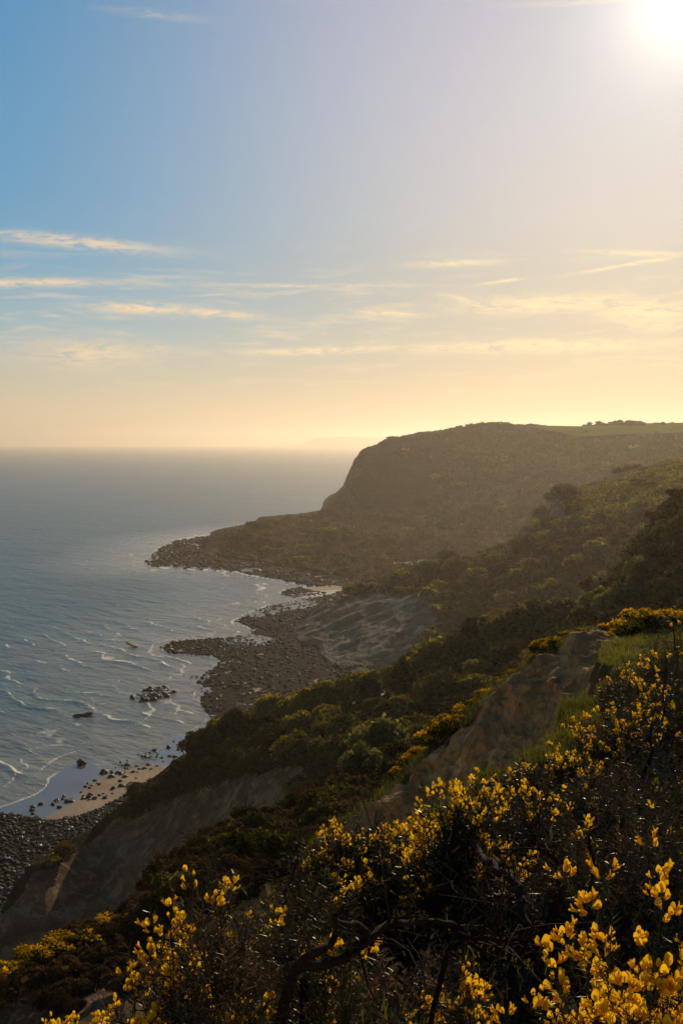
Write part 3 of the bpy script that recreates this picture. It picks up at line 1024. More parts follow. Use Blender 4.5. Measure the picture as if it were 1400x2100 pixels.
rk = t.node('ShaderNodeAttribute', attribute_name='rocky').outputs['Fac']
wt = t.node('ShaderNodeAttribute', attribute_name='wet').outputs['Fac']
n = t.noise(co, 1.4, 5.0, .7)
n2 = t.noise(co, .12, 3.0)
sand = t.mix(t.mrange(n2, .3, .7), (.30, .205, .125, 1), (.40, .285, .18, 1))
sand = t.mix(t.mrange(n, .4, .75), sand, (.20, .14, .09, 1))
sand = t.mix(t.math('MULTIPLY', wt, .72), sand, (.085, .075, .062, 1))
peb = t.mix(t.mrange(n, .35, .65), (.010, .010, .008, 1), (.035, .030, .021, 1))
n3 = t.noise(co, .11, 4.0, .6)
sel = t.mrange(t.math('ADD', t.math('SUBTRACT', rk, t.math('MULTIPLY', t.mrange(n3, .55, .68), .55)), t.math('MULTIPLY', t.math('SUBTRACT', n, .5), .8)), .4, .65)
c = t.mix(sel, sand, peb)
p = t.node('ShaderNodeBsdfPrincipled')
t.put(p.inputs['Base Color'], c)
rough = t.math('SUBTRACT', .92, t.math('MULTIPLY', t.mrange(wt, .35, .8), .84))
t.put(p.inputs['Roughness'], t.math('MAXIMUM', rough, t.math('MULTIPLY', sel, .95)))
t.put(p.inputs['Specular IOR Level'], t.math('SUBTRACT', .5, t.math('MULTIPLY', sel, .47)))
bm = t.node('ShaderNodeBump')
t.put(bm.inputs['Strength'], t.math('MULTIPLY', sel, .9))
bm.inputs['Distance'].default_value = .35
t.put(bm.inputs['Height'], n)
t.l.new(bm.outputs[0], p.inputs['Normal'])
finish(t, p.outputs[0])
tag(obj('beach', me, m), 'sandy foreshore with wet sheen and dark shingle', None, None, 'structure')


def z_beach(x, y):
    fi = (np.log(y) - math.log(118)) / (math.log(900) - math.log(118)) * 279
    fj = (np.degrees(np.arctan(x / y)) + 24) / 38 * 219
    i = np.clip(fi.astype(int), 0, 278)
    j = np.clip(fj.astype(int), 0, 218)
    a, b = np.clip(fi - i, 0, 1), np.clip(fj - j, 0, 1)
    return Zb[i, j] * (1 - a) * (1 - b) + Zb[i + 1, j] * a * (1 - b) + Zb[i, j + 1] * (1 - a) * b + Zb[i + 1, j + 1] * a * b


# --- sea
az_f = np.radians(np.linspace(-20.5, 12, 330))
az_all = np.concatenate([np.radians(np.linspace(-66, -21, 18)), az_f, np.radians(np.linspace(13, 60, 18))])
yy = np.linspace(1770, 924, 440)
Dn = EYE * F_PX / (yy - 909)
D_all = np.concatenate([[60, 100, 135], Dn, np.exp(np.linspace(math.log(Dn[-1] * 1.05), math.log(14500), 8))])
DD, AA = np.meshgrid(D_all, az_all, indexing='ij')
X = DD * np.tan(AA)
P2 = np.stack([X, DD, 0 * X], -1)
S = shore_dist(X, DD)
sea_s = -S
warp = fbm(P2, .02, 3, 111) * 8 + fbm(P2, .07, 4, 112) * 4.5
amp = np.clip((900 - DD) / 700, 0, 1)
shoal = np.clip(1 - (sea_s - 6) / 120, 0, 1) * np.clip(sea_s / 6, 0, 1)
ph1 = (X * .78 + DD * .62 + warp) / 8.0
w1 = np.exp(-((ph1 - np.floor(ph1) - .5) / .11) ** 2)
brk = np.clip(fbm(P2, .045, 3, 115) * 1.6 + .45, 0, 1)
chop = fbm(P2 * [1.0, .6, 1], .16, 4, 116)
swell = np.sin(2 * np.pi * (X * .55 + DD * .83 + warp * 1.5) / 23) * .10
Zs = amp * (w1 * shoal * brk * .30 + chop * (.28 - .16 * shoal) + swell * (1 - shoal)) * np.clip(sea_s / 9, 0.0, 1)
Zs = np.where(DD > 3000, 0, Zs)
# foam: swash lines on the sand and broken crests
fn = fbm(P2, .05, 4, 121)
fn2 = fbm(P2, .35, 3, 122)
foam = np.zeros(S.shape)
for s0, wd, st in ((.3, .34, .95), (5.5, .34, .8), (11, .32, .75), (18, .3, .6), (27, .3, .5)):
    line = np.exp(-((sea_s - s0 - fn * (s0 * .9 + 1.5) - fn2 * .5) / (wd * np.clip(DD / 220, .8, 2.2))) ** 2)
    foam = np.maximum(foam, line * st * np.clip(.55 + fbm(P2, .05, 4, 123 + int(s0)) * 2.2, 0, 1))
crestf = np.exp(-((ph1 - np.floor(ph1) - .58) / .05) ** 2) * shoal * np.clip((brk - .22) * 3, 0, 1) * np.clip(.35 + fn2 * 2.6, 0, 1)
foam = np.maximum(foam, crestf * np.clip((460 - DD) / 120, 0, 1) * 1.5)
foam = np.maximum(foam, np.clip(fbm(P2 * [1, .6, 1], .12, 4, 125) - .40, 0, 1) * 2.2 * shoal)
caps = np.clip(fbm(P2 * [.8, .5, 1], .22, 3, 126) - .62, 0, 1) * 4 * np.clip((700 - DD) / 300, 0, 1)
foam = np.clip(np.maximum(foam, caps), 0, 1) * (sea_s > -1.0)
foam = np.where(AA < math.radians(-20.6), 0, foam)
shal = np.clip(1 - sea_s / 60, 0, 1)
Zs = Zs + foam * .05
me = mesh_np('sea', np.stack([X, DD, Zs], -1).reshape(-1, 3), grid_faces(*X.shape)[:, ::-1], {'foam': foam, 'shallow': shal}, smooth=True)
m, t = new_mat('sea_water')
co = t.node('ShaderNodeNewGeometry').outputs['Position']
fo_ = t.node('ShaderNodeAttribute', attribute_name='foam').outputs['Fac']
shw = t.node('ShaderNodeAttribute', attribute_name='shallow').outputs['Fac']
mr = t.node('ShaderNodeMapping')
mr.inputs['Rotation'].default_value = (0, 0, -.80)
t.put(mr.inputs['Vector'], co)
mp = t.node('ShaderNodeMapping')
mp.inputs['Scale'].default_value = (1.25, .50, 1.0)
t.put(mp.inputs['Vector'], mr.outputs[0])
wn = t.noise(mp.outputs[0], .50, 6.0, .66, .2)
wn2 = t.noise(mp.outputs[0], .09, 3.0, .55)
wn3 = t.noise(mp.outputs[0], .018, 3.0, .55)
wn4 = t.noise(mp.outputs[0], .20, 4.0, .6, .25)
hgt = t.math('ADD', t.math('ADD', t.math('MULTIPLY', wn, .55), t.math('MULTIPLY', wn4, .85)), t.math('MULTIPLY', wn2, 1.3))
bm = t.node('ShaderNodeBump')
t.put(bm.inputs['Strength'], t.math('SUBTRACT', 0.95, t.math('MULTIPLY', shw, .30)))
bm.inputs['Distance'].default_value = 1.0
t.put(bm.inputs['Height'], hgt)
p = t.node('ShaderNodeBsdfPrincipled')
wc = t.mix(t.mrange(wn3, .35, .65), (.014, .098, .132, 1), (.026, .130, .162, 1))  # teal water, with blue sky reflection put into the base colour
wc = t.mix(t.math('MULTIPLY', shw, .85), wc, (.20, .185, .155, 1))  # inshore grey: stirred water, plus silvery glint painted into the colour
foc = t.mrange(t.math('ADD', fo_, t.math('MULTIPLY', t.math('SUBTRACT', wn, .5), .5)), .25, .7)
t.put(p.inputs['Base Color'], t.mix(foc, wc, (.74, .70, .64, 1)))
t.put(p.inputs['Roughness'], t.math('ADD', t.math('SUBTRACT', .34, t.math('MULTIPLY', shw, .14)), t.math('MULTIPLY', foc, .4)))
p.inputs['IOR'].default_value = 1.33
t.l.new(bm.outputs[0], p.inputs['Normal'])
finish(t, p.outputs[0])
tag(obj('sea', me, m), 'grey green sea with small breaking waves near the shore', None, None, 'structure')

# --- boulders
ICO = np.array([(-1, 1.618, 0), (1, 1.618, 0), (-1, -1.618, 0), (1, -1.618, 0), (0, -1, 1.618), (0, 1, 1.618), (0, -1, -1.618), (0, 1, -1.618), (1.618, 0, -1), (1.618, 0, 1), (-1.618, 0, -1), (-1.618, 0, 1)]) / 1.9
ICOF = np.array([(0, 11, 5), (0, 5, 1), (0, 1, 7), (0, 7, 10), (0, 10, 11), (1, 5, 9), (5, 11, 4), (11, 10, 2), (10, 7, 6), (7, 1, 8), (3, 9, 4), (3, 4, 2), (3, 2, 6), (3, 6, 8), (3, 8, 9), (4, 9, 5), (2, 4, 11), (6, 2, 10), (8, 6, 7), (9, 8, 1)])


def rock_shape(rng, sub=False):
    V, Fq = ICO, ICOF
    if sub:
        d = {}
        V = list(V)
        nf = []
        def mid(a, b):
            k = (min(a, b), max(a, b))
            if k not in d:
                v = (np.array(V[a]) + V[b]) / 2
                V.append(v / np.linalg.norm(v))
                d[k] = len(V) - 1
            return d[k]
        for a, b, c in ICOF:
            x, y_, z_ = mid(a, b), mid(b, c), mid(c, a)
            nf += [(a, x, z_), (b, y_, x), (c, z_, y_), (x, y_, z_)]
        V, Fq = np.array(V), np.array(nf)
    V = V * (1 + rng.uniform(-.28, .28, (len(V), 1)))
    for _ in range(4):                                # cut flat facets
        nrm = rng.normal(size=3)
        nrm /= np.linalg.norm(nrm)
        dd_ = V @ nrm
        V = V - nrm * np.maximum(dd_ - .62, 0)[:, None]
    return V * [1, .8, .62], Fq


ROCKS = [rock_shape(RNG) for _ in range(6)]


def rock_field(name, label, spots, sizes, mat, kind='stuff'):
    n = len(spots)
    V_, F_, o_, T_ = [], [], 0, []
    for k, (V, Fq) in enumerate(ROCKS):
        sel = np.arange(k, n, len(ROCKS))
        if not len(sel):
            continue
        a = RNG.uniform(0, 6.28, len(sel))
        R = np.zeros((len(sel), 3, 3))
        R[:, 0, 0] = np.cos(a); R[:, 0, 1] = -np.sin(a); R[:, 1, 0] = np.sin(a); R[:, 1, 1] = np.cos(a); R[:, 2, 2] = 1
        w, f = stamp(V, Fq, spots[sel], R, sizes[sel])
        V_.append(w); F_.append(f + o_); o_ += len(w)
        T_.append(np.repeat(RNG.random(len(sel)), len(V)))
    o = obj(name, mesh_np(name, np.vstack(V_), np.vstack(F_), {'tint': np.concatenate(T_)}), mat)
    return tag(o, label, None, None, kind)


def on_beach(poly, n, rng=RNG):
    """random beach points inside a photo outline"""
    poly = np.array(poly, float)
    r = ray(poly[:, 0], poly[:, 1])
    Wp = (r * (EYE / -r[:, 2])[:, None])[:, :2]
    lo, hi = Wp.min(0), Wp.max(0)
    out = np.zeros((0, 2))
    while len(out) < n:
        q = rng.uniform(lo, hi, (n * 3, 2))
        q = q[inpoly(q[:, 0], q[:, 1], [tuple(v) for v in Wp])]
        out = np.vstack([out, q])
    out = out[:n]
    return np.stack([out[:, 0], out[:, 1], z_beach(out[:, 0], out[:, 1])], -1)


def sizes_for(n, lo, hi, p=2.2, rng=RNG):
    return lo + (hi - lo) * rng.random(n) ** p


q = on_beach(ROCKY['near'], 5200)
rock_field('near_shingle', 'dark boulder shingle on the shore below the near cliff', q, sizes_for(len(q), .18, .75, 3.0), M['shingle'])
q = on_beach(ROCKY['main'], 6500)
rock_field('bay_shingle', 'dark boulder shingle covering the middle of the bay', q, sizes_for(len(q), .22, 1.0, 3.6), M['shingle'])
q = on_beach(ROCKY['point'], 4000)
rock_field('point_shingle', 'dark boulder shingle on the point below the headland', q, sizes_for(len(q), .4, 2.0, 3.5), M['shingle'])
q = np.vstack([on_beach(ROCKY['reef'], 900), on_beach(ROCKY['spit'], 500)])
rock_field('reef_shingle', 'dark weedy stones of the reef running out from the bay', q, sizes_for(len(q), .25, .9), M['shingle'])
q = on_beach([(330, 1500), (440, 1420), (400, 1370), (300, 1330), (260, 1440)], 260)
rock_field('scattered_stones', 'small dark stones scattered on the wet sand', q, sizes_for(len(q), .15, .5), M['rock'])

BOULDERS = [mesh_np('boulder', *rock_shape(RNG, True), {'tint': np.full(42, RNG.random())}) for _ in range(7)]
for me in BOULDERS:
    me.materials.append(M['rock'])


def boulder(p, s, label, group, flat=1.0):
    o = obj('boulder', BOULDERS[RNG.integers(len(BOULDERS))])
    o.location = (p[0], p[1], max(p[2], -.05) + .12 * s)
    o.rotation_euler = (RNG.uniform(-.3, .3), RNG.uniform(-.3, .3), RNG.uniform(0, 6.28))
    o.scale = (s, s * RNG.uniform(.7, 1.1), s * RNG.uniform(.6, 1.0) * flat)
    return tag(o, label, 'boulder', group)


q = on_beach([(15, 1668), (60, 1652), (120, 1640), (200, 1590), (250, 1560), (330, 1530), (420, 1495), (400, 1530), (300, 1590), (200, 1650), (60, 1672)], 110)
for p_, lb_, s_ in zip(q, unique_labels(q, 'dark wet boulder on the near sand'), sizes_for(len(q), .30, .85, 2.0)):
    boulder(p_, s_, lb_, 'boulders on the near sand')
q = on_beach(ROCKY['near'], 90)
for p_, lb_, s_ in zip(q, unique_labels(q, 'bigger boulder in near shingle'), sizes_for(len(q), .5, .95, 1.5)):
    boulder(p_, s_, lb_, 'larger boulders in the near shingle')
q = on_beach(ROCKY['patch'], 70)
for p_, lb_, s_ in zip(q, unique_labels(q, 'boulder of the rock patch awash'), sizes_for(len(q), .5, 1.3, 1.6)):
    boulder(p_, s_, lb_, 'boulders of the rock patch awash')
big = [((170, 1567), 1.3, 'large lone dark boulder on the smooth sand at the edge of the wet sheen', 1),
       ((215, 1585), 1.0, 'broad dark boulder in the middle of the scattered boulders on the sand', 1),
       ((178, 1467), 2.0, 'long low black rock alone in the shallow breakers', .35),
       ((160, 1468), 1.4, 'short low black rock touching the long one in the breakers', .35),
       ((275, 1325), 2.6, 'low flat dark rock in the sea off the end of the reef', .3),
       ((350, 1334), 1.4, 'single dark rock at the seaward tip of the reef', .6)]
for (px, py), s, lab, fl in big:
    r = ray(px, py)
    p_ = np.array([0, 0, EYE]) + r * (EYE / -r[2])
    p_[2] = .1
    boulder(p_, s, lab, None, fl)

# ------------------------------------------------------------------ plants at middle distance
def crown(rng, rx, rz, nleaf, leaf, lumps=8, aspect=1.6, up=.3, zlo=.05, fuzz=.09):
    """leafy crown: many leaf faces spread over and through irregular lumps"""
    C, Rr = [], []
    for k in range(lumps):
        a = rng.uniform(0, 6.28)
        r = math.sqrt(rng.random()) * rx * .68
        h = rz * (zlo + .28 + rng.random() * .46 * (1 - .55 * r / rx))
        C.append((r * math.cos(a), r * math.sin(a), h))
        Rr.append(rx * rng.uniform(.28, .48))
    C = np.array(C); Rr = np.array(Rr)
    k = rng.choice(lumps, nleaf, p=Rr ** 2 / (Rr ** 2).sum())
    d = rng.normal(size=(nleaf, 3))
    d /= np.linalg.norm(d, axis=1, keepdims=True)
    d[:, 2] = np.where(rng.random(nleaf) < .55, np.abs(d[:, 2]), d[:, 2])
    rad = Rr[k] * (1 - rng.random(nleaf) ** 2 * .55 + rng.normal(size=nleaf) * fuzz)
    sq = np.array([1, 1, min(1.25, rz / rx * 1.0)])
    P = C[k] + d * rad[:, None] * sq
    P[:, 2] = np.maximum(P[:, 2], rz * zlo * rng.random(nleaf))
    nd = d * .6 + rng.normal(size=d.shape) * .55 + [0, 0, up]
    R = frames(nd, rng)
    s = leaf * rng.uniform(.55, 1.25, nleaf)
    Q = np.array([(-.5, -.5 * aspect, 0), (.5, -.5 * aspect, 0.05), (.35, .5 * aspect, .12), (-.35, .5 * aspect, 0)])
    V, Fq = stamp(Q, np.array([[0, 1, 2, 3]]), P, R, s)
    t = np.clip(rng.random(nleaf) * .6 + rng.random(lumps)[k] * .4, 0, 1)
    return V, Fq, np.repeat(t, 4), C, Rr


def twiggy(rng, rx, rz, n, ln, wd, lumps=7):
    """bare twiggy crown: thin upright slivers"""
    V, Fq, t, C, Rr = crown(rng, rx, rz, n, ln, lumps, wd, .9, .05, .2)
    return V, Fq, t, C, Rr


def wood(rng, C, Rr, rz, r0):
    parts = []
    base = np.array([0, 0, -.15])
    for c, r in zip(C, Rr):
        mid = c * [.45, .45, .45] + rng.normal(size=3) * .08 * r
        end = c + np.array([0, 0, r * .5])
        parts.append(tube(smooth_path([base + rng.normal(size=3) * [.3, .3, 0] * r0 * 2, mid, c, end], 7), np.linspace(r0, r0 * .2, 7), 5, .1, rng))
    return merge(parts)


def shrub_proto(kind, seed, rx, rz, nleaf, leaf, mat, lumps=8, aspect=1.6, far=False, fl=None):
    rng = np.random.default_rng(seed)
    V, Fq, t, C, Rr = crown(rng, rx, rz, nleaf, leaf, lumps, aspect)
    if fl:                                             # share of leaves that are yellow flowers, only on top, painting sunlit crowns over dark undersides
        lo, share = fl
        f4 = V.reshape(-1, 4, 3)
        hz = f4[:, :, 2].mean(1) / rz
        isf = (rng.random(len(f4)) < share * np.clip((hz - lo) * 2.4, 0, 1))
        t = np.repeat(np.where(isf, rng.uniform(.7, 1, len(f4)), t.reshape(-1, 4)[:, 0] * .42), 4)
    me = mesh_np('foliage', V, Fq, {'tint': t})
    me.materials.append(mat)
    if far:
        return me, None
    wv, wf = wood(rng, C, Rr, rz, rx * .045)
    w = mesh_np('stem', wv, wf, smooth=True)
    w.materials.append(M['wood'])
    return me, w


PRO = {
    'dark': [shrub_proto('dark', 100 + k, 1.0, 1.15, 3000, .085, M['dark_leaf'], 8 + k) for k in range(4)],
    'olive': [shrub_proto('olive', 120 + k, 1.0, 1.1, 2800, .085, M['olive_leaf'], 8 + k) for k in range(4)],
    'pale': [shrub_proto('pale', 140 + k, 1.0, 1.25, 2600, .075, M['pale_leaf'], 9 + k, 2.2) for k in range(3)],
    'brown': [shrub_proto('brown', 160 + k, 1.0, .95, 2800, .055, M['brown_twig'], 8 + k, 4.5) for k in range(4)],
    'gorse': [shrub_proto('gorse', 180 + k, 1.0, .95, 2600, .075, M['gorse_far'], 9 + k, 1.4, fl=(.46, .80)) for k in range(3)],
    'rust': [shrub_proto('rust', 190 + k, 1.0, .8, 1200, .11, M['gorse_rust'], 8 + k, 1.4) for k in range(2)],
    'far': [shrub_proto('far', 200 + k, 1.0, 1.0, 700, .15, M['dark_leaf'], 7 + k, 1.4, far=True) for k in range(4)],
    'farolive': [shrub_proto('far', 220 + k, 1.0, .85, 700, .15, M['olive_leaf'], 7 + k, 1.4, far=True) for k in range(4)],
    'farpale': [shrub_proto('far', 230 + k, 1.0, .95, 700, .14, M['pale_leaf'], 7 + k, 1.4, far=True) for k in range(3)],
}
NAMES = {'dark': ('shrub', 'shrub'), 'olive': ('shrub', 'shrub'), 'pale': ('willow_bush', 'willow'), 'brown': ('bare_bush', 'bush'), 'gorse': ('gorse_bush', 'gorse'),
         'rust': ('gorse_bush', 'gorse'), 'far': ('scrub_tree', 'tree'), 'farolive': ('shrub', 'shrub'), 'farpale': ('shrub', 'shrub')}


def plant(kind, p, r, label, group=None, h=1.0, sink=.08):
    fol, st = PRO[kind][RNG.integers(len(PRO[kind]))]
    nm, cat = NAMES[kind]
    rz = RNG.uniform(0, 6.28)
    p = (p[0], p[1], p[2] - sink * r)
    if st is None:
        o = obj(nm, fol)
        o.location = p
        o.rotation_euler = (0, 0, rz)
        tag(o, label, cat, group)
    else:
        o = thing(nm, label, cat, p, rz, group)
        obj('foliage', fol, None, o)
        obj('stem', st, None, o)
    o.scale = (r, r, r * h)
    return o





def labelled(pts, kinds, texts):
    for kd, tx in texts.items():
        sel = [i for i in range(len(pts)) if kinds[i] == kd]
        if sel:
            for i, lb in zip(sel, unique_labels(pts[sel], tx)):
                yield pts[i], kd, lb


def row_on(L, pts, Dguess=None):
    """ground point of a land's near side at given photo pixels"""
    G = L.G[L.front]
    px, py = project(G)
    out = []
    for (x, y) in pts:
        i = np.argmin((px - x) ** 2 + (py - y) ** 2)
        out.append(G[i])
    return np.array(out)


R_ = LAND['sea_cliff_ridge']
# crest of the wooded ridge, from the seaward end inland
ridge_row = [(392, 1552, 'dark', 2.2), (420, 1540, 'dark', 2.6), (452, 1522, 'olive', 3.0), (488, 1508, 'dark', 3.2), (520, 1494, 'olive', 3.2), (552, 1484, 'olive', 3.4), (588, 1474, 'olive', 3.2), (622, 1468, 'olive', 3.4),
             (660, 1462, 'olive', 3.6), (700, 1450, 'olive', 3.8), (738, 1442, 'olive', 3.6), (775, 1434, 'dark', 3.4), (812, 1420, 'olive', 3.6), (850, 1400, 'dark', 3.6), (885, 1378, 'olive', 3.8), (920, 1358, 'olive', 3.6),
             (958, 1345, 'pale', 3.6), (995, 1330, 'dark', 3.6), (1030, 1318, 'pale', 3.8), (1065, 1306, 'pale', 4.0), (1100, 1302, 'pale', 4.2), (1138, 1300, 'pale', 4.0), (1172, 1302, 'pale', 3.4), (1215, 1300, 'olive', 3.0), (1255, 1298, 'dark', 3.0)]
cols = {'dark': 'dark leafy', 'olive': 'olive green', 'pale': 'pale feathery'}
for k, ((x, y, kd, r), p_) in enumerate(zip(ridge_row, row_on(R_, [(a[0], a[1]) for a in ridge_row]))):
    nm = 'willow' if kd == 'pale' else 'shrub'
    plant(kd, p_, r, f'{cols[kd]} {nm} on the crest of the wooded ridge, {ORD[k]} from the seaward end', 'shrubs along the crest of the wooded ridge', RNG.uniform(.8, 1.05))
for x, y, kd, r, lab in ((1172, 1285, 'dark', 2.7, 'nearly black rounded evergreen tree standing alone above the pale willows'),
                         (122, 1752, 'rust', 2.2, 'rusty gorse on the small ledge at the seaward end of the cliff'), (150, 1738, 'rust', 1.7, 'rusty gorse nearer the cliff on the small seaward ledge'),
                         (108, 1768, 'farolive', 1.6, 'pale grassy mound on the small ledge at the seaward end of the cliff')):
    p_ = row_on(R_, [(x, y)])[0]
    plant(kd, p_, r, lab, None, 1.25 if kd == 'dark' else .7)
# slope of the ridge
RIDGE_VEG = [(400, 1600), (420, 1560), (520, 1500), (700, 1470), (860, 1420), (1000, 1340), (1260, 1310), (1260, 1420), (1000, 1500), (880, 1640), (760, 1640), (640, 1560), (560, 1560), (470, 1585)]
pts, _ = scatter(R_, RIDGE_VEG, 60, 3.2, exclude=())
kk = RNG.choice(['dark', 'dark', 'olive', 'olive'], len(pts))
for p_, kd, lb in labelled(pts, kk, {'dark': 'dark shrub on the wooded ridge slope', 'olive': 'olive shrub on the wooded ridge slope'}):
    plant(kd, p_, RNG.uniform(1.8, 3.2), lb, 'dense scrub on the slope of the wooded ridge' if kd == 'dark' else 'olive shrubs in the scrub on the wooded ridge', RNG.uniform(.7, 1.0))
OVERHANG = [(380, 1560), (330, 1600), (255, 1655), (240, 1680), (300, 1668), (350, 1640), (420, 1612), (520, 1585), (600, 1570), (640, 1560), (520, 1530), (430, 1545)]
pts, _ = scatter(R_, OVERHANG, 26, 2.2)
for p_, lb in zip(pts, unique_labels(pts, 'dark bush overhanging the bare sea cliff')):
    plant('dark', p_, RNG.uniform(1.3, 2.3), lb, 'bushes overhanging the sea cliff', RNG.uniform(.6, .9))

pts, _ = scatter(R_, [(590, 1545), (640, 1545), (740, 1560), (760, 1650), (640, 1680), (610, 1620)], 16, 2.4)
for p_, lb in zip(pts, unique_labels(pts, 'dark shrub landward of the bare cliff')):
    plant('dark', p_, RNG.uniform(1.4, 2.6), lb, 'shrubs at the landward end of the bare cliff', RNG.uniform(.7, 1.0))

# dark hill at the right
C_ = LAND['dark_hillside']
hand = [(1210, 1205, 'rust', 1.5, 'rust gorse on the rocky outcrop of the dark hillside'), (1228, 1258, 'pale', 2.6, 'pale feathery willow just below the rocky outcrop'), (1262, 1262, 'pale', 2.4, 'pale willow right of the one below the rocky outcrop'),
        (1300, 1235, 'pale', 3.0, 'tall pale willow halfway up the dark hillside'), (1340, 1215, 'pale', 3.0, 'pale willow highest on the dark hillside'), (1210, 1290, 'olive', 2.4, 'olive shrub at the foot of the dark hillside next to the black evergreen'),
        (1245, 1240, 'rust', 1.0, 'small rust gorse between the two willows below the outcrop'),
        (1300, 1150, 'rust', 1.3, 'rust gorse on the cliff edge of the dark hillside above the outcrop'), (1318, 1108, 'rust', 1.3, 'rust gorse on the cliff edge two thirds up the dark hillside'),
        (1342, 1062, 'rust', 1.4, 'rust gorse near the top of the cliff edge of the dark hillside'), (1385, 1018, 'rust', 1.5, 'rust gorse at the very top of the dark hillside'), (1398, 1070, 'rust', 1.5, 'rust gorse just below the top of the dark hillside'),
        (1372, 1110, 'rust', 1.3, 'rust gorse in the gully of the dark hillside')]
for (x, y, kd, r, lab), p_ in zip(hand, row_on(C_, [(a[0], a[1]) for a in hand])):
    plant(kd, p_, r, lab, None, RNG.uniform(.8, 1.1))
pts, _ = scatter(C_, [(1190, 1320), (1230, 1240), (1300, 1180), (1400, 1060), (1440, 1060), (1440, 1320)], 34, 2.8)
for p_, lb in zip(pts, unique_labels(pts, 'dark shrub on the dark hillside')):
    plant('dark', p_, RNG.uniform(1.4, 2.6), lb, 'scrub on the dark hillside', RNG.uniform(.6, .95))

# slipped hillside
S_ = LAND['slipped_hillside']
SLIP_VEG = [(700, 1225), (850, 1170), (1000, 1135), (1100, 1085), (1170, 1060), (1150, 1015), (1260, 985), (1420, 945), (1420, 1200), (1240, 1260), (1100, 1330), (900, 1400), (820, 1390), (850, 1330), (900, 1290), (915, 1245), (860, 1215)]
MEADOW = [(1165, 1012), (1260, 985), (1420, 935), (1430, 1035), (1330, 1060), (1200, 1075)]
pts, _ = scatter(S_, SLIP_VEG, 140, 5.0, exclude=(MEADOW,))
kk = RNG.choice(['far', 'farolive', 'farolive', 'farpale'], len(pts), p=[.30, .30, .25, .15])
LB = {'far': ('dark rounded shrub in the scrub covering the slipped hillside', 'dark shrubs on the slipped hillside'), 'farolive': ('olive green rounded shrub in the scrub covering the slipped hillside', 'olive shrubs on the slipped hillside'),
      'farpale': ('pale grey leafless shrub in the scrub covering the slipped hillside', 'pale shrubs on the slipped hillside')}
for p_, kd, lb in labelled(pts, kk, {'far': 'dark shrub on the slipped hillside', 'farolive': 'olive shrub on the slipped hillside', 'farpale': 'pale shrub on the slipped hillside'}):
    plant(kd, p_, RNG.uniform(2.6, 5.6), lb, LB[kd][1], RNG.uniform(.65, 1.0))
pts, _ = scatter(S_, [(800, 1205), (850, 1172), (960, 1155), (900, 1195), (840, 1215)], 14, 3.0)
for p_, lb in zip(pts, unique_labels(pts, 'rust gorse rimming the bare grey slip')):
    plant('rust', p_, RNG.uniform(2.0, 3.4), lb, 'gorse on the rim of the bare slip', .7)
pts, _ = scatter(S_, [(1290, 985), (1400, 950), (1420, 990), (1320, 1010)], 7, 4.0)
for p_, lb in zip(pts, unique_labels(pts, 'rust gorse on the grassy shoulder of the slipped hillside')):
    plant('rust', p_, RNG.uniform(2.0, 3.2), lb, 'gorse on the upper shoulder of the slipped hillside', .7)
for x, y, r, lab in ((1285, 985, 6.0, 'large dark thicket on the skyline of the slipped hillside'), (1135, 1030, 4.0, 'dark bush on the pale crag of the slipped hillside'), (1110, 1068, 5.0, 'dark bush just below the pale crag of the slipped hillside')):
    plant('far', row_on(S_, [(x, y)])[0], r, lab)

# undercliff and headland
U_ = LAND['undercliff']
pts, _ = scatter(U_, [(500, 1085), (540, 1068), (660, 1056), (760, 1080), (1000, 1100), (1020, 1150), (860, 1200), (800, 1195), (700, 1170), (600, 1145), (500, 1130), (440, 1110)], 90, 7.0)
kk = RNG.choice(['far', 'farolive', 'rust'], len(pts), p=[.50, .30, .20])
LB = {'far': ('dark shrub on the humps of the undercliff below the headland', 'dark shrubs on the undercliff'), 'farolive': ('olive shrub on the humps of the undercliff below the headland', 'olive shrubs on the undercliff'),
      'rust': ('rust coloured gorse patch on the undercliff below the headland', 'gorse patches on the undercliff')}
for p_, kd, lb in labelled(pts, kk, {'far': 'dark shrub on the undercliff', 'farolive': 'olive shrub on the undercliff', 'rust': 'rust gorse patch on the undercliff'}):
    plant(kd, p_, RNG.uniform(3.0, 6.5) if kd != 'rust' else RNG.uniform(3, 5), lb, LB[kd][1], RNG.uniform(.45, .75))
H_ = LAND['headland']
pts, _ = scatter(H_, [(760, 940), (860, 900), (1000, 885), (1200, 885), (1400, 905), (1400, 960), (1300, 1090), (900, 1100), (760, 1085), (860, 1040), (900, 960)], 110, 9.0)
for p_, kd, lb in labelled(pts, RNG.choice(['far', 'farolive'], len(pts), p=[.88, .12]), {'far': 'dark tree on the face of the headland', 'farolive': 'olive tree on the face of the headland'}):
    plant(kd, p_, RNG.uniform(4, 8), lb, ('dark' if kd == 'far' else 'olive') + ' trees on the face of the headland', RNG.uniform(.6, .95))
sky_row = [(800, 4.0), (850, 3.5), (905, 3.5), (942, 3.5), (962, 5.5), (978, 4.5), (990, 6.5), (1006, 6.0), (1022, 5.0), (1040, 3.5), (1210, 4.0), (1232, 4.5), (1250, 4.0), (1268, 5.0), (1290, 6.0), (1310, 5.0), (1330, 4.5), (1344, 4.0)]
cg = H_.G[H_.front]
cpx, cpy = project(cg)
for k, (x, r) in enumerate(sky_row):
    near_ = np.abs(cpx - x) < 3
    i = np.where(near_)[0][np.argmin(cpy[near_])]
    plant('far', cg[i], r, f'tree on the skyline of the headland, {ORD[k]} from the cliff end', 'trees on the skyline of the headland', .5, .25)
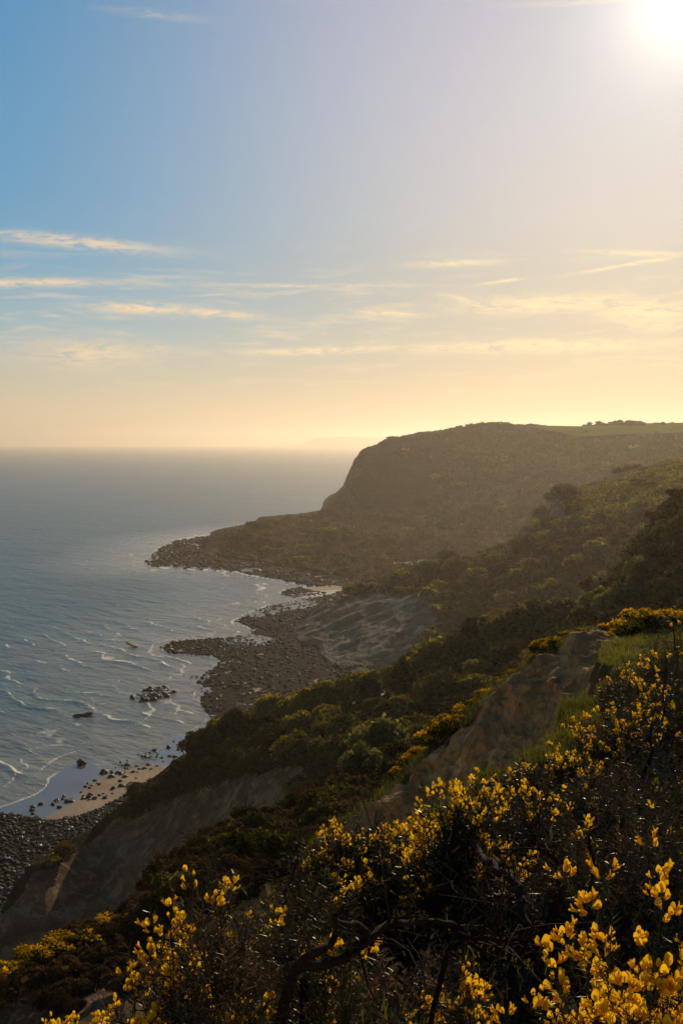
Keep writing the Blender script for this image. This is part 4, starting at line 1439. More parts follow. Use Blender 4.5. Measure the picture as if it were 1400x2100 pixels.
for k, (x, y, r) in enumerate([(1200, 907, 4), (1245, 903, 4.5), (1262, 902, 5), (1290, 898, 6), (1330, 897, 7.5), (1352, 896, 8), (1372, 896, 6.5), (1400, 894, 7)]):
    p_ = row_on(H_, [(x, y + 9)])[0]
    plant('far', p_, r * .8, f'tree in the hedge below the bright field, {ORD[k]} from its open end', 'trees in the hedge below the field', 1.0, .1)

# brown spur
B_ = LAND['brown_spur']
for x, y, r, lab in ((775, 1560, 1.9, 'pale green willow bush in front of the sandy face, tallest of three'), (830, 1535, 1.7, 'pale green willow bush nearest the gorse along the sandy face'), (745, 1585, 1.4, 'pale green willow bush on the outer side of the three')):
    plant('pale', row_on(B_, [(x, y + 14)])[0], r, lab, None, 1.1)
pts, _ = scatter(B_, [(860, 1530), (760, 1590), (600, 1660), (480, 1705), (400, 1765), (330, 1835), (300, 1900), (420, 1850), (540, 1780), (680, 1710), (800, 1645), (880, 1600)], 120, .95)
kk = RNG.choice(['brown', 'dark', 'olive'], len(pts), p=[.74, .26, .0])
LB = {'brown': ('brown twiggy bush in the thicket on the spur below the sandy face', 'twiggy bushes on the brown spur'), 'dark': ('dark leafy bush in the thicket on the spur below the sandy face', 'leafy bushes on the brown spur'),
      'olive': ('olive bush in the thicket on the spur below the sandy face', 'olive bushes on the brown spur')}
for p_, kd, lb in labelled(pts, kk, {'brown': 'brown twiggy bush on the spur', 'dark': 'dark leafy bush on the spur', 'olive': 'olive bush on the spur'}):
    plant(kd, p_, RNG.uniform(.7, 1.35), lb, LB[kd][1], RNG.uniform(.7, 1.0))
pts, _ = scatter(B_, [(340, 1830), (280, 1866), (200, 1900), (120, 1935), (0, 2010), (-60, 2050), (-60, 2075), (10, 2040), (130, 1960), (210, 1930), (330, 1890)], 26, .7)
for p_, kd, lb in labelled(pts, RNG.choice(['gorse', 'brown'], len(pts), p=[.6, .4]), {'gorse': 'gorse on the pinkish cliff rim', 'brown': 'brown bush on the pinkish cliff rim'}):
    plant(kd, p_, RNG.uniform(.45, .8), lb, kd + ' along the rim of the pinkish cliff', .75)

pts, _ = scatter(B_, [(60, 1990), (150, 1945), (250, 1900), (300, 1910), (290, 2000), (200, 2080), (60, 2090)], 16, .6)
for p_, lb in zip(pts, unique_labels(pts, 'dark bush clinging to the pinkish cliff')):
    plant('brown', p_, RNG.uniform(.3, .65), lb, 'bushes clinging to the pinkish cliff', .8)

# gorse along the crest of the sandy face
E_ = LAND['sandy_cliff_face']
cr = [(1236, 1296, .22), (1190, 1300, .20), (1165, 1310, .34), (1128, 1330, .50), (1112, 1340, .45), (1090, 1356, .34), (1055, 1386, .28), (1030, 1405, .25), (1000, 1430, .36), (975, 1452, .40), (948, 1474, .50), (925, 1492, .55), (905, 1512, .60), (888, 1530, .55), (868, 1552, .4), (845, 1575, .45), (822, 1598, .42)]
Gc = E_.G[4:11].reshape(-1, 3)
gpx, gpy = project(Gc)
for k, (x, y, r) in enumerate(cr):
    i = np.argmin((gpx - x) ** 2 + (gpy - y) ** 2)
    plant('gorse', Gc[i], r * .78, f'flowering gorse on the rim of the sandy face, {ORD[k]} from the grass ledge', 'gorse along the rim of the sandy face', RNG.uniform(.8, 1.1))
for k, (x, y, r, lab) in enumerate([(6.9, 28.5, .42, 'low gorse at the seaward end of the clump behind the grass ledge'), (7.4, 29.0, .55, 'broad gorse in the middle of the clump behind the grass ledge'), (8.0, 29.3, .7, 'tall gorse behind the grass ledge, largest of the clump'), (8.6, 29.6, .62, 'gorse at the landward end of the clump behind the grass ledge'), (6.5, 27.6, .3, 'tiny gorse on the very lip behind the grass ledge')]):
    plant('gorse', (x, y, z_bank(x, y)), r, lab, None, .9)

# ------------------------------------------------------------------ foreground gorse
def shoot_proto(rng, ns, sl, sw, L=1.0, rs=.012):
    """one spiny gorse shoot along +Z, length L"""
    V, Fq = [], []
    bend = rng.normal(size=2) * .07
    axis = lambda t: np.array([bend[0] * t * t, bend[1] * t * t, t * L])
    tv, tf = tube([axis(t) for t in np.linspace(0, 1, 2)], np.linspace(rs, rs * .4, 2), 3, 0, rng)
    V = [tv]; o = len(tv)
    tri = [np.array([(f[0], f[1], f[2]) for f in tf] + [(f[0], f[2], f[3]) for f in tf])]
    for i in range(ns):
        t = .04 + .96 * (i + rng.random()) / ns
        a = i * 2.39996 + rng.normal() * .3
        e = rng.uniform(.35, 1.0)
        e = e * .9
        d = np.array([math.cos(a) * math.cos(e), math.sin(a) * math.cos(e), math.sin(e)])
        b = axis(t)
        s = np.cross(d, rng.normal(size=3)); s /= np.linalg.norm(s)
        l = sl * rng.uniform(.7, 1.25) * (1.05 - .35 * t)
        V.append(np.array([b - s * sw, b + s * sw, b + d * l])); tri.append(np.array([(o, o + 1, o + 2)])); o += 3
        for q in ((.35, .62) if sw < .012 else (.5,)):
            d2 = d + rng.normal(size=3) * .75; d2 /= np.linalg.norm(d2)
            b2 = b + d * l * q
            V.append(np.array([b2 - s * sw * .8, b2 + s * sw * .8, b2 + d2 * l * .5])); tri.append(np.array([(o, o + 1, o + 2)])); o += 3
    return np.vstack(V), np.vstack(tri)


SHOOT_NEAR = [shoot_proto(RNG, 22, .22, .015) for _ in range(5)]
SHOOT_MID = [shoot_proto(RNG, 11, .27, .028) for _ in range(5)]


def flower_shape():
    """pea flower: folded standard, two wings and a keel; opens along +Z"""
    st = []
    nu, nv = 4, 4
    for j in range(nv):
        v = j / (nv - 1)
        wdt = .34 * math.sin(math.pi * (.12 + .62 * v)) ** .8
        for i in range(nu):
            u = i / (nu - 1) * 2 - 1
            st.append((u * wdt, .10 + .12 * v + .28 * v * v - .55 * abs(u) * wdt * 1.6, v * .80 - .16 * v * u * u))
    f = [(j * nu + i, j * nu + i + 1, (j + 1) * nu + i + 1, (j + 1) * nu + i) for j in range(nv - 1) for i in range(nu - 1)]
    V = list(st); o = len(V)
    for sgn in (-1, 1):
        w = [(sgn * .05, 0, 0), (sgn * .13, .03, .28), (sgn * .16, .0, .58), (sgn * .05, -.03, .80), (sgn * .03, -.16, .72), (sgn * .05, -.20, .42), (sgn * .04, -.10, .12)]
        V += w
        f += [(o, o + 1, o + 5, o + 6), (o + 1, o + 2, o + 4, o + 5), (o + 2, o + 3, o + 4, o + 4)][:2]
        f += [(o + 2, o + 3, o + 4, o + 5)]
        o += 7
    return np.array(V, float), np.array(f)


FL_V, FL_F = flower_shape()
FS_V = np.array([(-.12, .10, 0), (.12, .10, 0), (.36, .10, .5), (.20, .36, .9), (-.20, .36, .9), (-.36, .10, .5), (0, .24, .5), (0, -.02, .05), (.13, -.06, .45), (0, -.14, .78), (-.13, -.06, .45)])
FS_F = np.array([(0, 6, 4, 5), (0, 1, 2, 6), (6, 2, 3, 4), (7, 8, 9, 10)])
FLOWERS = []
for k in range(4):
    vv = FL_V * (1 + RNG.normal(size=FL_V.shape) * .05)
    me = mesh_np('flower', vv, FL_F, {'tint': np.clip(.1 + .28 * k + .35 * (vv[:, 2] - .5), 0, 1)}, smooth=True)
    me.materials.append(M['petal'])
    FLOWERS.append(me)


def gorse(label, x, y, R, H, shoots=260, L=.17, flower=.3, brown=.0, near=False, group=None, fsize=.02, side=None, z=None, fl_top=.35, max_fl=290, open_=.25):
    """one gorse bush: woody stems, spiny foliage and pea flowers"""
    rng = np.random.default_rng(int(abs(x * 977 + y * 131 + R * 37) * 100) % 99991)
    zb = float(z_bank(x, y)) if z is None else z
    L = L * .72
    shoots = int(shoots * 2.3)
    H = H - .8 * L
    R = max(R - .2 * L, .05)
    root = thing('gorse_bush', label, 'gorse', (x, y, zb), 0, group)
    d = rng.normal(size=(shoots, 3))
    d /= np.linalg.norm(d, axis=1, keepdims=True)
    d[:, 2] = np.where(d[:, 2] < -.15, -d[:, 2], d[:, 2])
    lump = .80 + .48 * fbm(d * 1.0, 2.6, 2, int(R * 1000) % 50)
    rf = (1 - rng.random(shoots) ** 2.2 * .6) * lump
    P = d * rf[:, None] * [R, R, H * .55] + [0, 0, H * .43]
    P[:, 2] = np.maximum(P[:, 2], .02)
    inner = rng.random(shoots) < .28
    P[inner] = P[inner] * [.62, .62, .8]
    rf = np.where(inner, .3, rf)
    o = d * .75 + rng.normal(size=d.shape) * .35 + [0, 0, .75]
    Rm = frames(o, rng)
    Ls = L * rng.uniform(.55, 1.3, shoots) * np.where(inner, 1.6, 1.0)
    protos = SHOOT_NEAR if near else SHOOT_MID
    for nm, mask, mat in (('foliage', rng.random(shoots) >= brown, M['spine']), ('dead_foliage', None, M['spine_brown'])):
        if mask is None:
            mask = ~last
        last = mask
        if mask.sum() == 0:
            continue
        Vs, Fs, T, off = [], [], [], 0
        for k, (pv, pf) in enumerate(protos):
            sel = np.where(mask)[0][k::len(protos)]
            if not len(sel):
                continue
            w, f = stamp(pv, pf, P[sel], Rm[sel], Ls[sel])
            Vs.append(w); Fs.append(f + off); off += len(w)
            T.append(np.clip(np.repeat(rng.random(len(sel)), len(pv)) * .7 + .3 * rng.random(len(w)), 0, 1))
        tag(obj(nm, mesh_np(nm, np.vstack(Vs), np.vstack(Fs), {'tint': np.concatenate(T)}), mat, root), kind='stuff')
    # stems
    parts = []
    for k in range(9):
        tgt = P[rng.integers(shoots)] * [.9, .9, .85]
        mid = tgt * [.45, .45, .5] + rng.normal(size=3) * R * .14
        parts.append(tube(smooth_path([rng.normal(size=3) * [.25 * R, .25 * R, 0] - [0, 0, .05], mid, tgt], 8), np.linspace(.016, .005, 8) * (1.1 if near else 1.4), 5, .18, rng))
    obj('stem', mesh_np('stem', *merge(parts), smooth=True), M['bark'], root)
    # flowers
    clump = fbm(d + [x, y, 0], 2.6, 2, 17) + .25 * d[:, 2]
    flower = flower * (.95 if near else .62)
    thr_ = np.quantile(clump, max(0.0, 1 - flower))
    want = (clump > thr_) & (d[:, 2] > fl_top - .4) & (rng.random(shoots) < .9) & (rf > .62)
    if side is not None:
        want &= (d @ np.array(side)) > rng.uniform(-.1, .45, shoots)
    idx = np.where(want)[0]
    pos, dr, sc = [], [], []
    for i in idx:
        n = rng.integers(7, 14)
        for _ in range(n):
            t = 1.05 - .36 * rng.random()
            a = rng.uniform(0, 6.28)
            out = Rm[i] @ np.array([math.cos(a), math.sin(a), .55])
            pos.append(P[i] + Rm[i][:, 2] * Ls[i] * t + out * rng.uniform(.003, .016))
            dr.append(out + np.array([0, 0, .35]))
            sc.append(fsize * rng.uniform(.75, 1.2))
    if pos:
        pos, dr, sc = np.array(pos), np.array(dr), np.array(sc)
        dr /= np.linalg.norm(dr, axis=1, keepdims=True)
        FR = frames(dr, rng, roll=False)
        FR = np.stack([FR[..., 0], FR[..., 1], FR[..., 2]], -1)
        n1 = 0
        if near:
            vd = pos + [x, y, zb] - np.array([0, 0, EYE])
            o_ = np.argsort(np.linalg.norm(vd, axis=1))
            n1 = min(len(pos), max_fl)
            from mathutils import Matrix
            for i in o_[:n1]:
                f = obj('flower', FLOWERS[rng.integers(4)], None, root)
                f.matrix_local = Matrix.Translation(Vector(pos[i])) @ Matrix([list(r_) for r_ in FR[i]]).to_4x4() @ Matrix.Scale(sc[i], 4)
            rest = o_[n1:]
        else:
            rest = np.arange(len(pos))
        if len(rest):
            FV_, FF_ = (FL_V, FL_F) if near else (FS_V, FS_F)
            w, f = stamp(FV_, FF_, pos[rest], FR[rest], sc[rest])
            tag(obj('flowers', mesh_np('flowers', w, f, {'tint': np.repeat(rng.random(len(rest)), len(FV_))}), M['petal'], root), kind='stuff')
    return root


def gx(px, D):
    return (px - 700) / F_PX * D * 1.0


# nearest bushes, whose flowers can be picked out one by one
gorse('tall dense gorse closest to the camera covered in large yellow flowers', gx(1395, 1.62), 1.62, .34, 1.32, 480, .12, .62, .0, True, fsize=.0165, fl_top=-.2)
gorse('gorse bush with upright yellow flowers on its leafy tip beside the pinkish cliff', gx(395, 2.05), 2.05, .20, 1.12, 360, .14, .26, .35, True, fsize=.0165, fl_top=.7, side=(-.5, 0, .8))
gorse('slender dark green gorse tuft tipped with a few yellow flowers', gx(690, 2.15), 2.15, .075, 1.16, 110, .14, .12, .05, True, fsize=.0165, fl_top=.9)
gorse('second slender gorse tuft with two flowers, just outside the taller tuft', gx(625, 2.35), 2.35, .085, 1.17, 100, .14, .05, .3, True, fsize=.0165, fl_top=.9)
gorse('small gorse with a tight flower cluster above the curved branch', gx(955, 2.5), 2.5, .10, .90, 110, .13, .30, .1, True, fsize=.0165, fl_top=.85)
gorse('gorse sprig with four flowers low beside the green grass blades', gx(885, 1.75), 1.75, .09, .72, 80, .12, .14, .5, True, fsize=.016, fl_top=.9)
near_list = [  # pixel column, distance, radius, height, shoots, flower share, brown share, label
    (950, 4.5, .25, 1.06, 460, .55, .05, 'tall gorse with a thick golden flowering top in front of the sandy face'),
    (850, 4.9, .36, .66, 300, .45, .15, 'low golden gorse next to the tall flowering one'),
    (780, 5.2, .40, .64, 320, .50, .10, 'low golden gorse on the bank edge below the sandy face'),
    (700, 5.3, .36, .56, 260, .42, .2, 'low golden gorse at the seaward tip of the bank edge'),
    (640, 4.6, .30, .55, 220, .10, .6, 'brownish gorse at the tip of the bank with hardly any flowers'),
    (560, 3.7, .28, .62, 230, .30, .4, 'gorse with a yellow flower spray behind the leafy flowering tip'),
    (470, 3.1, .26, .86, 240, .10, .7, 'brown withered gorse behind the leafy flowering tip'),
    (1050, 5.6, .50, .80, 340, .30, .35, 'mixed brown and golden gorse behind the tall flowering one'),
    (1150, 6.6, .42, .62, 280, .35, .25, 'golden gorse where the bank meets the green grass strip'),
    (1200, 6.0, .50, .86, 320, .12, .55, 'dark sparse gorse in the middle of the bank'),
    (1310, 6.2, .58, .95, 340, .06, .65, 'broad brown gorse on the landward bank'),
    (1420, 6.6, .60, 1.0, 340, .06, .5, 'broad dark gorse at the landward edge of the bank'),
    (1090, 8.8, .42, .46, 240, .42, .15, 'golden gorse beside the lower end of the green strip'),
    (1165, 9.0, .46, .58, 260, .45, .2, 'golden gorse halfway along the green strip'),
    (1260, 9.8, .5, .80, 300, .36, .25, 'gorse with bright flower spikes near the upper end of the green strip'),
    (1330, 9.6, .65, 1.05, 320, .32, .3, 'gorse with scattered bright flowers on the upper bank'),
    (1410, 10.2, .6, 1.30, 320, .16, .3, 'tall dark gorse on the upper bank'),
    (1300, 12.6, .34, 1.10, 220, .10, .35, 'upright spiky gorse standing against the grass ledge'),
    (1360, 13.2, .42, 1.45, 260, .12, .3, 'tallest spiky gorse standing against the grass ledge'),
    (1425, 14.0, .6, 1.75, 300, .2, .2, 'big gorse with yellow tips at the landward end of the grass ledge'),
    (1265, 13.6, .26, .75, 160, .08, .3, 'small spiky gorse at the corner of the grass ledge'),
    (1385, 11.6, .55, 1.05, 260, .22, .3, 'gorse with yellow tips in front of the grass ledge'),
    (1310, 11.2, .45, .80, 220, .18, .35, 'low gorse below the corner of the grass ledge'),
    (1110, 4.1, .40, .82, 320, .05, .6, 'dark brown gorse around the forked trunk'),
    (1240, 3.9, .40, .95, 330, .05, .45, 'dark gorse between the forked trunk and the nearest bush'),
    (1370, 4.2, .42, 1.02, 330, .04, .6, 'dark gorse rising behind the nearest bush'),
    (980, 3.7, .30, .55, 240, .08, .85, 'low dead brown gorse at the foot of the tall flowering one'),
    (830, 3.3, .28, .62, 240, .20, .6, 'small gorse with scattered flowers over the thick branch'),
    (740, 2.9, .22, .64, 220, .10, .75, 'dead brown gorse behind the slender tufts'),
]
for k, (px, D, R, H, n, fl, br, lab) in enumerate(near_list):
    gorse(lab, gx(px, D), D, R, H, n, .17 if D > 5 else .16, fl, br, False, 'gorse bushes on the bank', fsize=.018 + max(0, D - 5) * .0010, fl_top=.2)
brown_list = [(550, 2.4, .24, .96, 280, .05, .9, 'dead brown gorse bush under the leafy flowering tip'), (430, 1.95, .21, 1.04, 280, .03, .8, 'dead brown gorse at the base of the leafy flowering tip'),
              (640, 1.75, .19, .68, 240, .04, .95, 'withered brown gorse in front of the thick fallen branch'), (790, 1.72, .17, .62, 220, .02, .95, 'withered brown gorse just right of the fallen branch'),
              (980, 1.8, .17, .64, 220, .08, .9, 'withered brown gorse at the foot of the curved branch'), (300, 1.8, .17, .70, 220, .02, .6, 'dark withered gorse on the rim above the pinkish cliff'),
              (1120, 2.1, .18, .74, 230, .10, .3, 'dark gorse leaning against the nearest flowering bush'), (520, 1.65, .17, .62, 220, .03, .95, 'withered brown gorse low beside the base of the leafy tip'),
              (880, 2.2, .18, .62, 220, .1, .6, 'dim gorse in the hollow under the curved branch')]
for (px, D, R, H, n, fl, br, lab) in brown_list:
    gorse(lab, gx(px, D), D, R, H, n, .12, fl, br, True, 'withered gorse in the foreground', fsize=.0165, fl_top=.5)
for (px, py, D, R, H, lab) in ((215, 2062, 3.2, .17, .42, 'gorse with golden flower spikes on the rim above the pinkish cliff'), (110, 2085, 3.6, .14, .40, 'small golden gorse at the outermost rim above the pinkish cliff'), (280, 2080, 3.0, .13, .36, 'gorse with two golden spikes next to the dark withered gorse')):
    p_ = at(px, py, D)
    gorse(lab, p_[0], p_[1], R, H + .35, 130, .13, .6, .1, True, None, fsize=.016, z=p_[2] - H - .3, fl_top=.3)

# ------------------------------------------------------------------ bare gorse trunks and branches
def branch(label, pts, r0, r1, cat='branch', mat='bark', subs=(), name='gnarled_branch'):
    P = np.array([at(a, b, c) for a, b, c in pts])
    r0, r1 = r0 * .44, r1 * .44
    if cat != 'twig':
        g0 = P[0] + np.array([-.04, .10, -.28])
        P = np.vstack([g0[None], P])
    base = P[0].copy()
    root = thing(name, label, cat, tuple(base))
    n = 5 * len(P)
    Q = smooth_path(P - base, n)
    jit = np.stack([fbm(Q, 9.0, 4, 300 + i, .7) for i in range(3)], -1) * r0 * 2.2
    rr_ = np.linspace(r0, r1, n) * (1 + .16 * fbm(Q, 18.0, 3, 310))
    rr_[-1] *= .25
    V, Fq = tube(Q + jit, rr_, 9, .16)
    obj('limb', mesh_np('limb', V, Fq, smooth=True), M[mat], root)
    if cat != 'twig':
        tw = []
        rg = np.random.default_rng(int(abs(base[0]) * 1e4) % 9999)
        for _ in range(26):
            i = rg.integers(n // 3, n)
            d1 = rg.normal(size=3) * [1, .6, .8] + [0, 0, .5]
            d1 /= np.linalg.norm(d1)
            l = rg.uniform(.05, .22)
            d2 = d1 + rg.normal(size=3) * .5
            tw.append(tube(smooth_path([Q[i] + jit[i], Q[i] + jit[i] + d1 * l * .5, Q[i] + jit[i] + d2 * l], 4), np.linspace(.0028, .0008, 4), 3, 0, rg))
        tag(obj('twigs', mesh_np('twigs', *merge(tw)), M[mat], root), kind='stuff')
    for sp, a, b in subs:
        P2 = np.array([at(*q) for q in sp]) - base
        n = 5 * len(P2)
        Q = smooth_path(P2, n)
        Q = Q + np.stack([fbm(Q, 20.0, 3, 320 + i) for i in range(3)], -1) * a * .9
        V, Fq = tube(Q, np.linspace(a, b, n) * .65 * (1 + .3 * fbm(Q, 30.0, 2, 330)), 7, .14)
        obj('twig', mesh_np('twig', V, Fq, smooth=True), M[mat], root)
    return root


branch('thick dark fallen branch reaching across the withered gorse', [(590, 2030, 2.0), (660, 1985, 2.05), (720, 1955, 2.1), (770, 1920, 2.15), (830, 1895, 2.25), (900, 1893, 2.3), (985, 1905, 2.35)], .024, .014,
       subs=[([(720, 1955, 2.1), (755, 1918, 2.08), (735, 1895, 2.06), (690, 1890, 2.0)], .012, .006), ([(600, 1990, 1.95), (650, 1950, 1.95), (690, 1925, 2.0), (690, 1880, 2.0)], .014, .008), ([(800, 1905, 2.2), (830, 1880, 2.2), (880, 1885, 2.2)], .006, .002), ([(740, 1920, 2.05), (700, 1900, 2.0), (680, 1888, 2.0)], .005, .002), ([(835, 1925, 2.1), (860, 1970, 2.05), (872, 2020, 2.0)], .0035, .002)])
branch('pale sunlit curved branch arching over the green grass blades', [(925, 1932, 2.2), (965, 1930, 2.18), (1000, 1928, 2.15), (1030, 1934, 2.12), (1055, 1948, 2.1), (1070, 1985, 2.05)], .013, .010,
       subs=[([(960, 1935, 2.15), (1000, 1955, 2.12), (1040, 1978, 2.1)], .008, .005), ([(1030, 1934, 2.12), (1045, 1938, 2.1), (1062, 1950, 2.1)], .003, .0015)])
branch('forked trunk of the tall flowering gorse, leaning over a dark hollow', [(1080, 1900, 3.4), (1062, 1840, 3.5), (1045, 1800, 3.6), (1010, 1770, 3.8), (975, 1745, 4.2), (972, 1690, 4.4)], .040, .022, cat='dead gorse', name='dead_gorse',
       subs=[([(1045, 1800, 3.55), (1042, 1775, 3.5), (1046, 1766, 3.5)], .007, .003), ([(1062, 1840, 3.5), (1090, 1858, 3.4), (1110, 1866, 3.4)], .007, .003)])
branch('twisted mossy branches hanging over the bare gully', [(585, 1850, 3.4), (590, 1815, 3.5), (600, 1790, 3.5), (565, 1800, 3.5), (535, 1805, 3.5)], .020, .008,
       subs=[([(535, 1805, 3.5), (545, 1780, 3.5), (500, 1790, 3.5), (485, 1815, 3.5), (490, 1850, 3.5)], .006, .002), ([(560, 1798, 3.5), (560, 1785, 3.5), (530, 1775, 3.5), (515, 1768, 3.5)], .005, .002), ([(600, 1790, 3.5), (610, 1770, 3.5)], .008, .003)])
branch('dark upright trunk rising through the gorse of the middle bank', [(1150, 1830, 3.2), (1140, 1780, 3.3), (1125, 1745, 3.4), (1130, 1690, 3.6)], .026, .012, cat='dead gorse', name='dead_gorse',
       subs=[([(1125, 1745, 3.4), (1075, 1740, 3.4), (1010, 1745, 3.4)], .007, .003), ([(1218, 1840, 3.0), (1215, 1780, 3.0), (1208, 1720, 3.0), (1212, 1700, 3.0)], .010, .006)])
branch('bare forked stem sticking up from the upper bank gorse', [(1335, 1540, 6.6), (1342, 1500, 6.8), (1358, 1470, 7.0), (1362, 1400, 7.2), (1364, 1330, 7.4)], .030, .008, cat='dead gorse', name='dead_gorse',
       subs=[([(1358, 1470, 7.0), (1330, 1440, 7.0), (1300, 1430, 7.0)], .008, .003)])
branch('short bleached twig standing up beside the forked trunk', [(1092, 1862, 2.9), (1090, 1845, 2.9), (1094, 1838, 2.9), (1100, 1834, 2.9)], .005, .003, cat='twig', mat='grey_wood', name='bleached_twig')
branch('bleached hooked twig lying in the dead brown gorse', [(925, 1805, 3.0), (928, 1820, 3.0), (938, 1830, 3.0)], .006, .004, cat='twig', mat='grey_wood', name='bleached_twig')
# small bare tree on the spur
p_ = row_on(B_, [(503, 1694)])[0]
root = thing('bare_tree', 'small leafless tree silhouetted on the crest of the brown spur', 'tree', tuple(p_))
parts = []
obj('trunk', mesh_np('trunk', *tube(smooth_path([(0, 0, -.2), (.03, 0, .35), (0, .02, .7)], 6), np.linspace(.06, .04, 6), 6, .1), smooth=True), M['wood'], root)
for k in range(16):
    a = RNG.uniform(0, 6.28); e = RNG.uniform(.4, 1.2); l = RNG.uniform(.5, 1.0)
    d1 = np.array([math.cos(a) * math.cos(e), math.sin(a) * math.cos(e), math.sin(e)])
    parts.append(tube(smooth_path([(0, .02, .6), d1 * l * .5 + [0, 0, .65], d1 * l + [0, 0, .8]], 5), np.linspace(.02, .006, 5), 4))
obj('branches', mesh_np('branches', *merge(parts)), M['wood'], root)

# ------------------------------------------------------------------ grass
def grass(name, label, P, h, w, mat, lean=.35):
    n = len(P)
    B = np.array([(-.5, 0, 0), (.5, 0, 0), (.36, .12, .55), (-.36, .12, .55), (0, .42, 1.0)])
    Fq = np.array([(0, 1, 2, 3)])
    up = np.tile([0, 0, 1.0], (n, 1)) + RNG.normal(size=(n, 3)) * lean * [1, 1, .2]
    R = frames(up, RNG)
    hh = h * RNG.uniform(.5, 1.3, n)
    sc = np.stack([np.full(n, w), hh, hh], -1)
    Vv = np.einsum('nij,nvj->nvi', R, B[None] * sc[:, None, :]) + P[:, None, :]
    off = (np.arange(n) * 5)[:, None, None]
    f4 = (Fq[None] + off).reshape(-1, 4)
    f3 = (np.array([(3, 2, 4)])[None] + off).reshape(-1, 3)
    tint = np.repeat(np.clip(RNG.random(n) * .6 + .4 * (fbm(P, 2.0, 2, 401) * .5 + .5), 0, 1), 5)
    o = obj(name, mesh_np(name, Vv.reshape(-1, 3), [f4, f3], {'tint': tint}), mat)
    return tag(o, label, None, None, 'stuff')


def bank_pts(n, ylo, yhi, dlo, dhi, clump=0.0):
    out = np.zeros((0, 3))
    while len(out) < n:
        y = RNG.uniform(ylo, yhi, n * 3)
        e = np.interp(y, EDGE[:, 1], EDGE[:, 0])
        x = e + RNG.uniform(dlo, dhi, n * 3)
        ok = np.ones(len(y), bool)
        if clump:
            ok = fbm(np.stack([x, y, 0 * x], -1), 2.2, 2, 402) > RNG.uniform(-.55, clump, len(y))
        x, y = x[ok], y[ok]
        out = np.vstack([out, np.stack([x, y, z_bank(x, y) - .01], -1)])
    return out[:n]


grass('ledge_grass', 'sunlit tussocky grass on the ledge behind the spiky gorse', bank_pts(21000, 17.0, 30.0, -.05, 3.6, .5), .13, .014, M['grass'])
grass('strip_grass', 'green grass strip along the edge above the sandy face', bank_pts(20000, 8.2, 18.0, -.45, .75, .55), .16, .010, M['grass'])
grass('bank_grass', 'thin dark grass between the gorse stems', bank_pts(9000, 3.8, 9.5, -.1, 3.0, .4), .07, .005, M['spine'])
q = np.vstack([at(px, py, D)[None] + RNG.normal(size=(n, 3)) * [.03, .05, .01] for px, py, D, n in ((975, 1965, 2.25, 26), (1035, 1975, 2.2, 20), (1010, 2015, 2.1, 14), (815, 2085, 1.6, 26), (1200, 1840, 3.0, 20))])
grass('grass_blades', 'a few bright green grass blades under the curved branch', q, .034, .003, M['grass'], .3)

Gr = E_.G[3:14].reshape(-1, 3)
rim = Gr[RNG.integers(0, len(Gr), 9000)] + RNG.normal(size=(9000, 3)) * [.06, .06, 0]
grass('rim_grass', 'dry grass on the rim of the sandy face', rim, .16, .010, M['grass'])

# low scrub that clothes the slopes
def scrub(name, label, L, poly, n, leaf, mat, h=.5, exclude=()):
    P, N_ = scatter(L, poly, n, 0, exclude=exclude)
    k = 5
    P = np.repeat(P, k, 0) + RNG.normal(size=(len(P) * k, 3)) * leaf * [1.1, 1.1, .55] + [0, 0, h * leaf]
    R = frames(RNG.normal(size=P.shape) + [0, 0, .4], RNG)
    Q = np.array([(-.5, -.7, 0), (.5, -.7, .05), (.35, .7, .12), (-.35, .7, 0)])
    V, Fq = stamp(Q, np.array([[0, 1, 2, 3]]), P, R, leaf * RNG.uniform(.4, 1.1, len(P)))
    t = np.clip(np.repeat(RNG.random(len(P) // k), k) * .6 + RNG.random(len(P)) * .4, 0, 1)
    o = obj(name, mesh_np(name, V, Fq, {'tint': np.repeat(t, 4)}), mat)
    return tag(o, label, None, None, 'stuff')


scrub('ridge_scrub', 'low dark scrub between the shrubs of the wooded ridge', R_, RIDGE_VEG + [], 2600, .50, M['dark_leaf'])
scrub('cliff_scrub', 'low scrub along the top of the sea cliff', R_, OVERHANG, 1500, .40, M['dark_leaf'])
scrub('spur_scrub', 'low brown bramble on the spur', B_, [(930, 1480), (600, 1650), (300, 1850), (-60, 2060), (-60, 2090), (300, 1925), (600, 1790), (930, 1700)], 5000, .17, M['brown_twig'])
scrub('dark_scrub', 'low scrub on the dark hillside', C_, [(1180, 1330), (1230, 1210), (1300, 1130), (1400, 1010), (1450, 1000), (1450, 1330)], 3000, .5, M['dark_leaf'])
scrub('slip_scrub', 'low scrub on the slipped hillside', S_, SLIP_VEG, 3000, .9, M['dark_leaf'], exclude=(MEADOW,))
scrub('meadow_scrub', 'sunlit rough grass on the shoulder of the slipped hillside', S_, MEADOW, 2600, .7, M['olive_leaf'], h=.3)
scrub('under_scrub', 'low scrub on the undercliff', U_, [(440, 1100), (540, 1066), (660, 1056), (1060, 1090), (1040, 1220), (700, 1190), (480, 1150)], 3200, 1.3, M['brown_twig'])
scrub('headland_scrub', 'low scrub on the headland face', H_, [(740, 945), (860, 897), (1000, 880), (1400, 880), (1400, 1100), (740, 1100), (690, 1045)], 3000, 1.5, M['dark_leaf'], exclude=HEADP[:1])

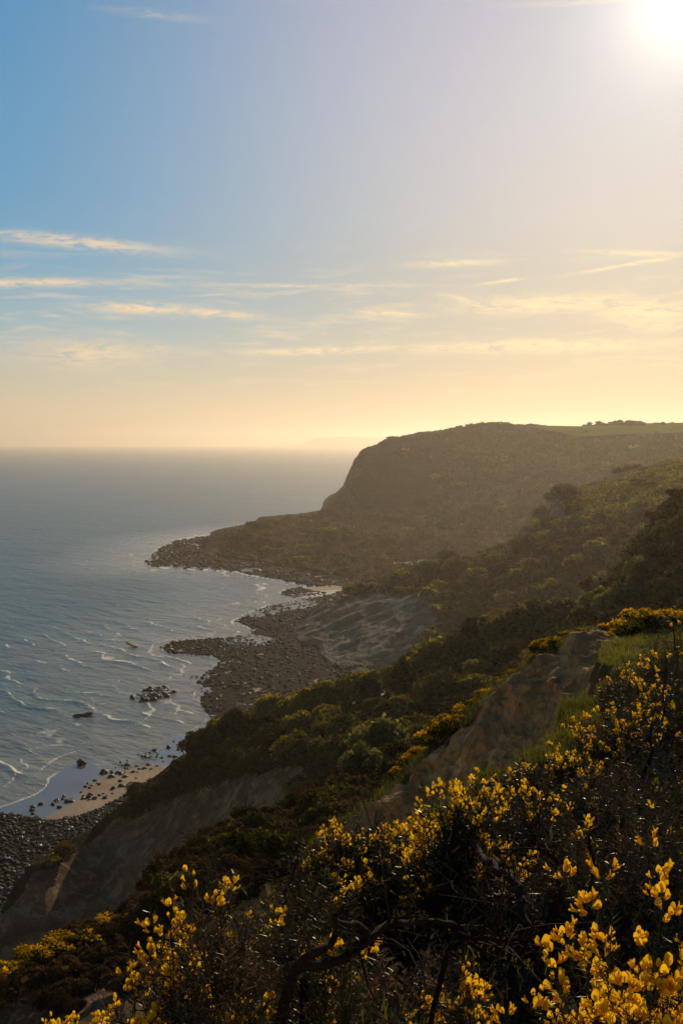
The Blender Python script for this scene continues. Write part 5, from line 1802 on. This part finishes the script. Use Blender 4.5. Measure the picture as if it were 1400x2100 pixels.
# ------------------------------------------------------------------ gulls
def gull(label, p, rz):
    root = thing('gull', label, 'bird', tuple(p), rz, 'gulls over the bay')
    V, Fq = tube([(0, -.26, 0), (0, -.2, .0), (0, -.05, .01), (0, .1, .02), (0, .2, .04), (0, .27, .03), (0, .32, .01)], [.01, .04, .075, .07, .045, .04, .006], 8)
    m, t = M.get('gull'), None
    if m is None:
        m, t = new_mat('gull_feathers')
        d = t.node('ShaderNodeBsdfDiffuse')
        d.inputs['Color'].default_value = (.78, .78, .76, 1)
        finish(t, d.outputs[0])
        M['gull'] = m
    obj('body', mesh_np('body', V, Fq, smooth=True), m, root)
    for s in (-1, 1):
        w = np.array([(.05 * s, .1, .03), (.05 * s, -.06, .03), (.35 * s, .13, .14), (.35 * s, -.03, .14), (.68 * s, .02, .10), (.66 * s, -.06, .10)])
        w2 = w - [0, 0, .012]
        f = np.array([(0, 2, 3, 1), (2, 4, 5, 3), (6, 7, 9, 8), (8, 9, 11, 10), (0, 6, 8, 2), (2, 8, 10, 4), (1, 3, 9, 7), (3, 5, 11, 9)])
        obj('wing', mesh_np('wing', np.vstack([w, w2]), f), m, root)
    V, Fq = np.array([(-.03, -.24, 0), (.03, -.24, 0), (.07, -.38, 0), (-.07, -.38, 0), (0, -.3, .015)]), np.array([(0, 1, 4, 4), (1, 2, 4, 4), (2, 3, 4, 4), (3, 0, 4, 4)])[:, :3]
    obj('tail', mesh_np('tail', V, Fq), m, root)


gull('white gull gliding in front of the headland, the higher of two', at(946, 1076, 330), .8)
gull('white gull gliding in front of the headland, the lower of two', at(980, 1087, 320), 1.3)

# ------------------------------------------------------------------ air
def haze_box():
    lo, hi = (-72000, -40, -6), (72000, 72000, 262)
    lo = (-60000, -60, -6)
    hi = (60000, 16500, 190)
    V = np.array([(x, y, z) for x in (lo[0], hi[0]) for y in (lo[1], hi[1]) for z in (lo[2], hi[2])])
    Fq = np.array([(0, 1, 3, 2), (4, 6, 7, 5), (0, 4, 5, 1), (2, 3, 7, 6), (0, 2, 6, 4), (1, 5, 7, 3)])
    m, t = new_mat('sea_haze')
    v = t.node('ShaderNodeVolumePrincipled')
    v.inputs['Color'].default_value = (.90, .79, .66, 1)
    v.inputs['Density'].default_value = HAZE
    v.inputs['Anisotropy'].default_value = .62
    o_ = t.node('ShaderNodeOutputMaterial')
    t.l.new(v.outputs[0], o_.inputs['Volume'])
    o = obj('haze', mesh_np('haze', V, Fq), m)
    tag(o, 'thin warm sea haze', None, None, 'stuff')


HAZE = 0.00015
haze_box()
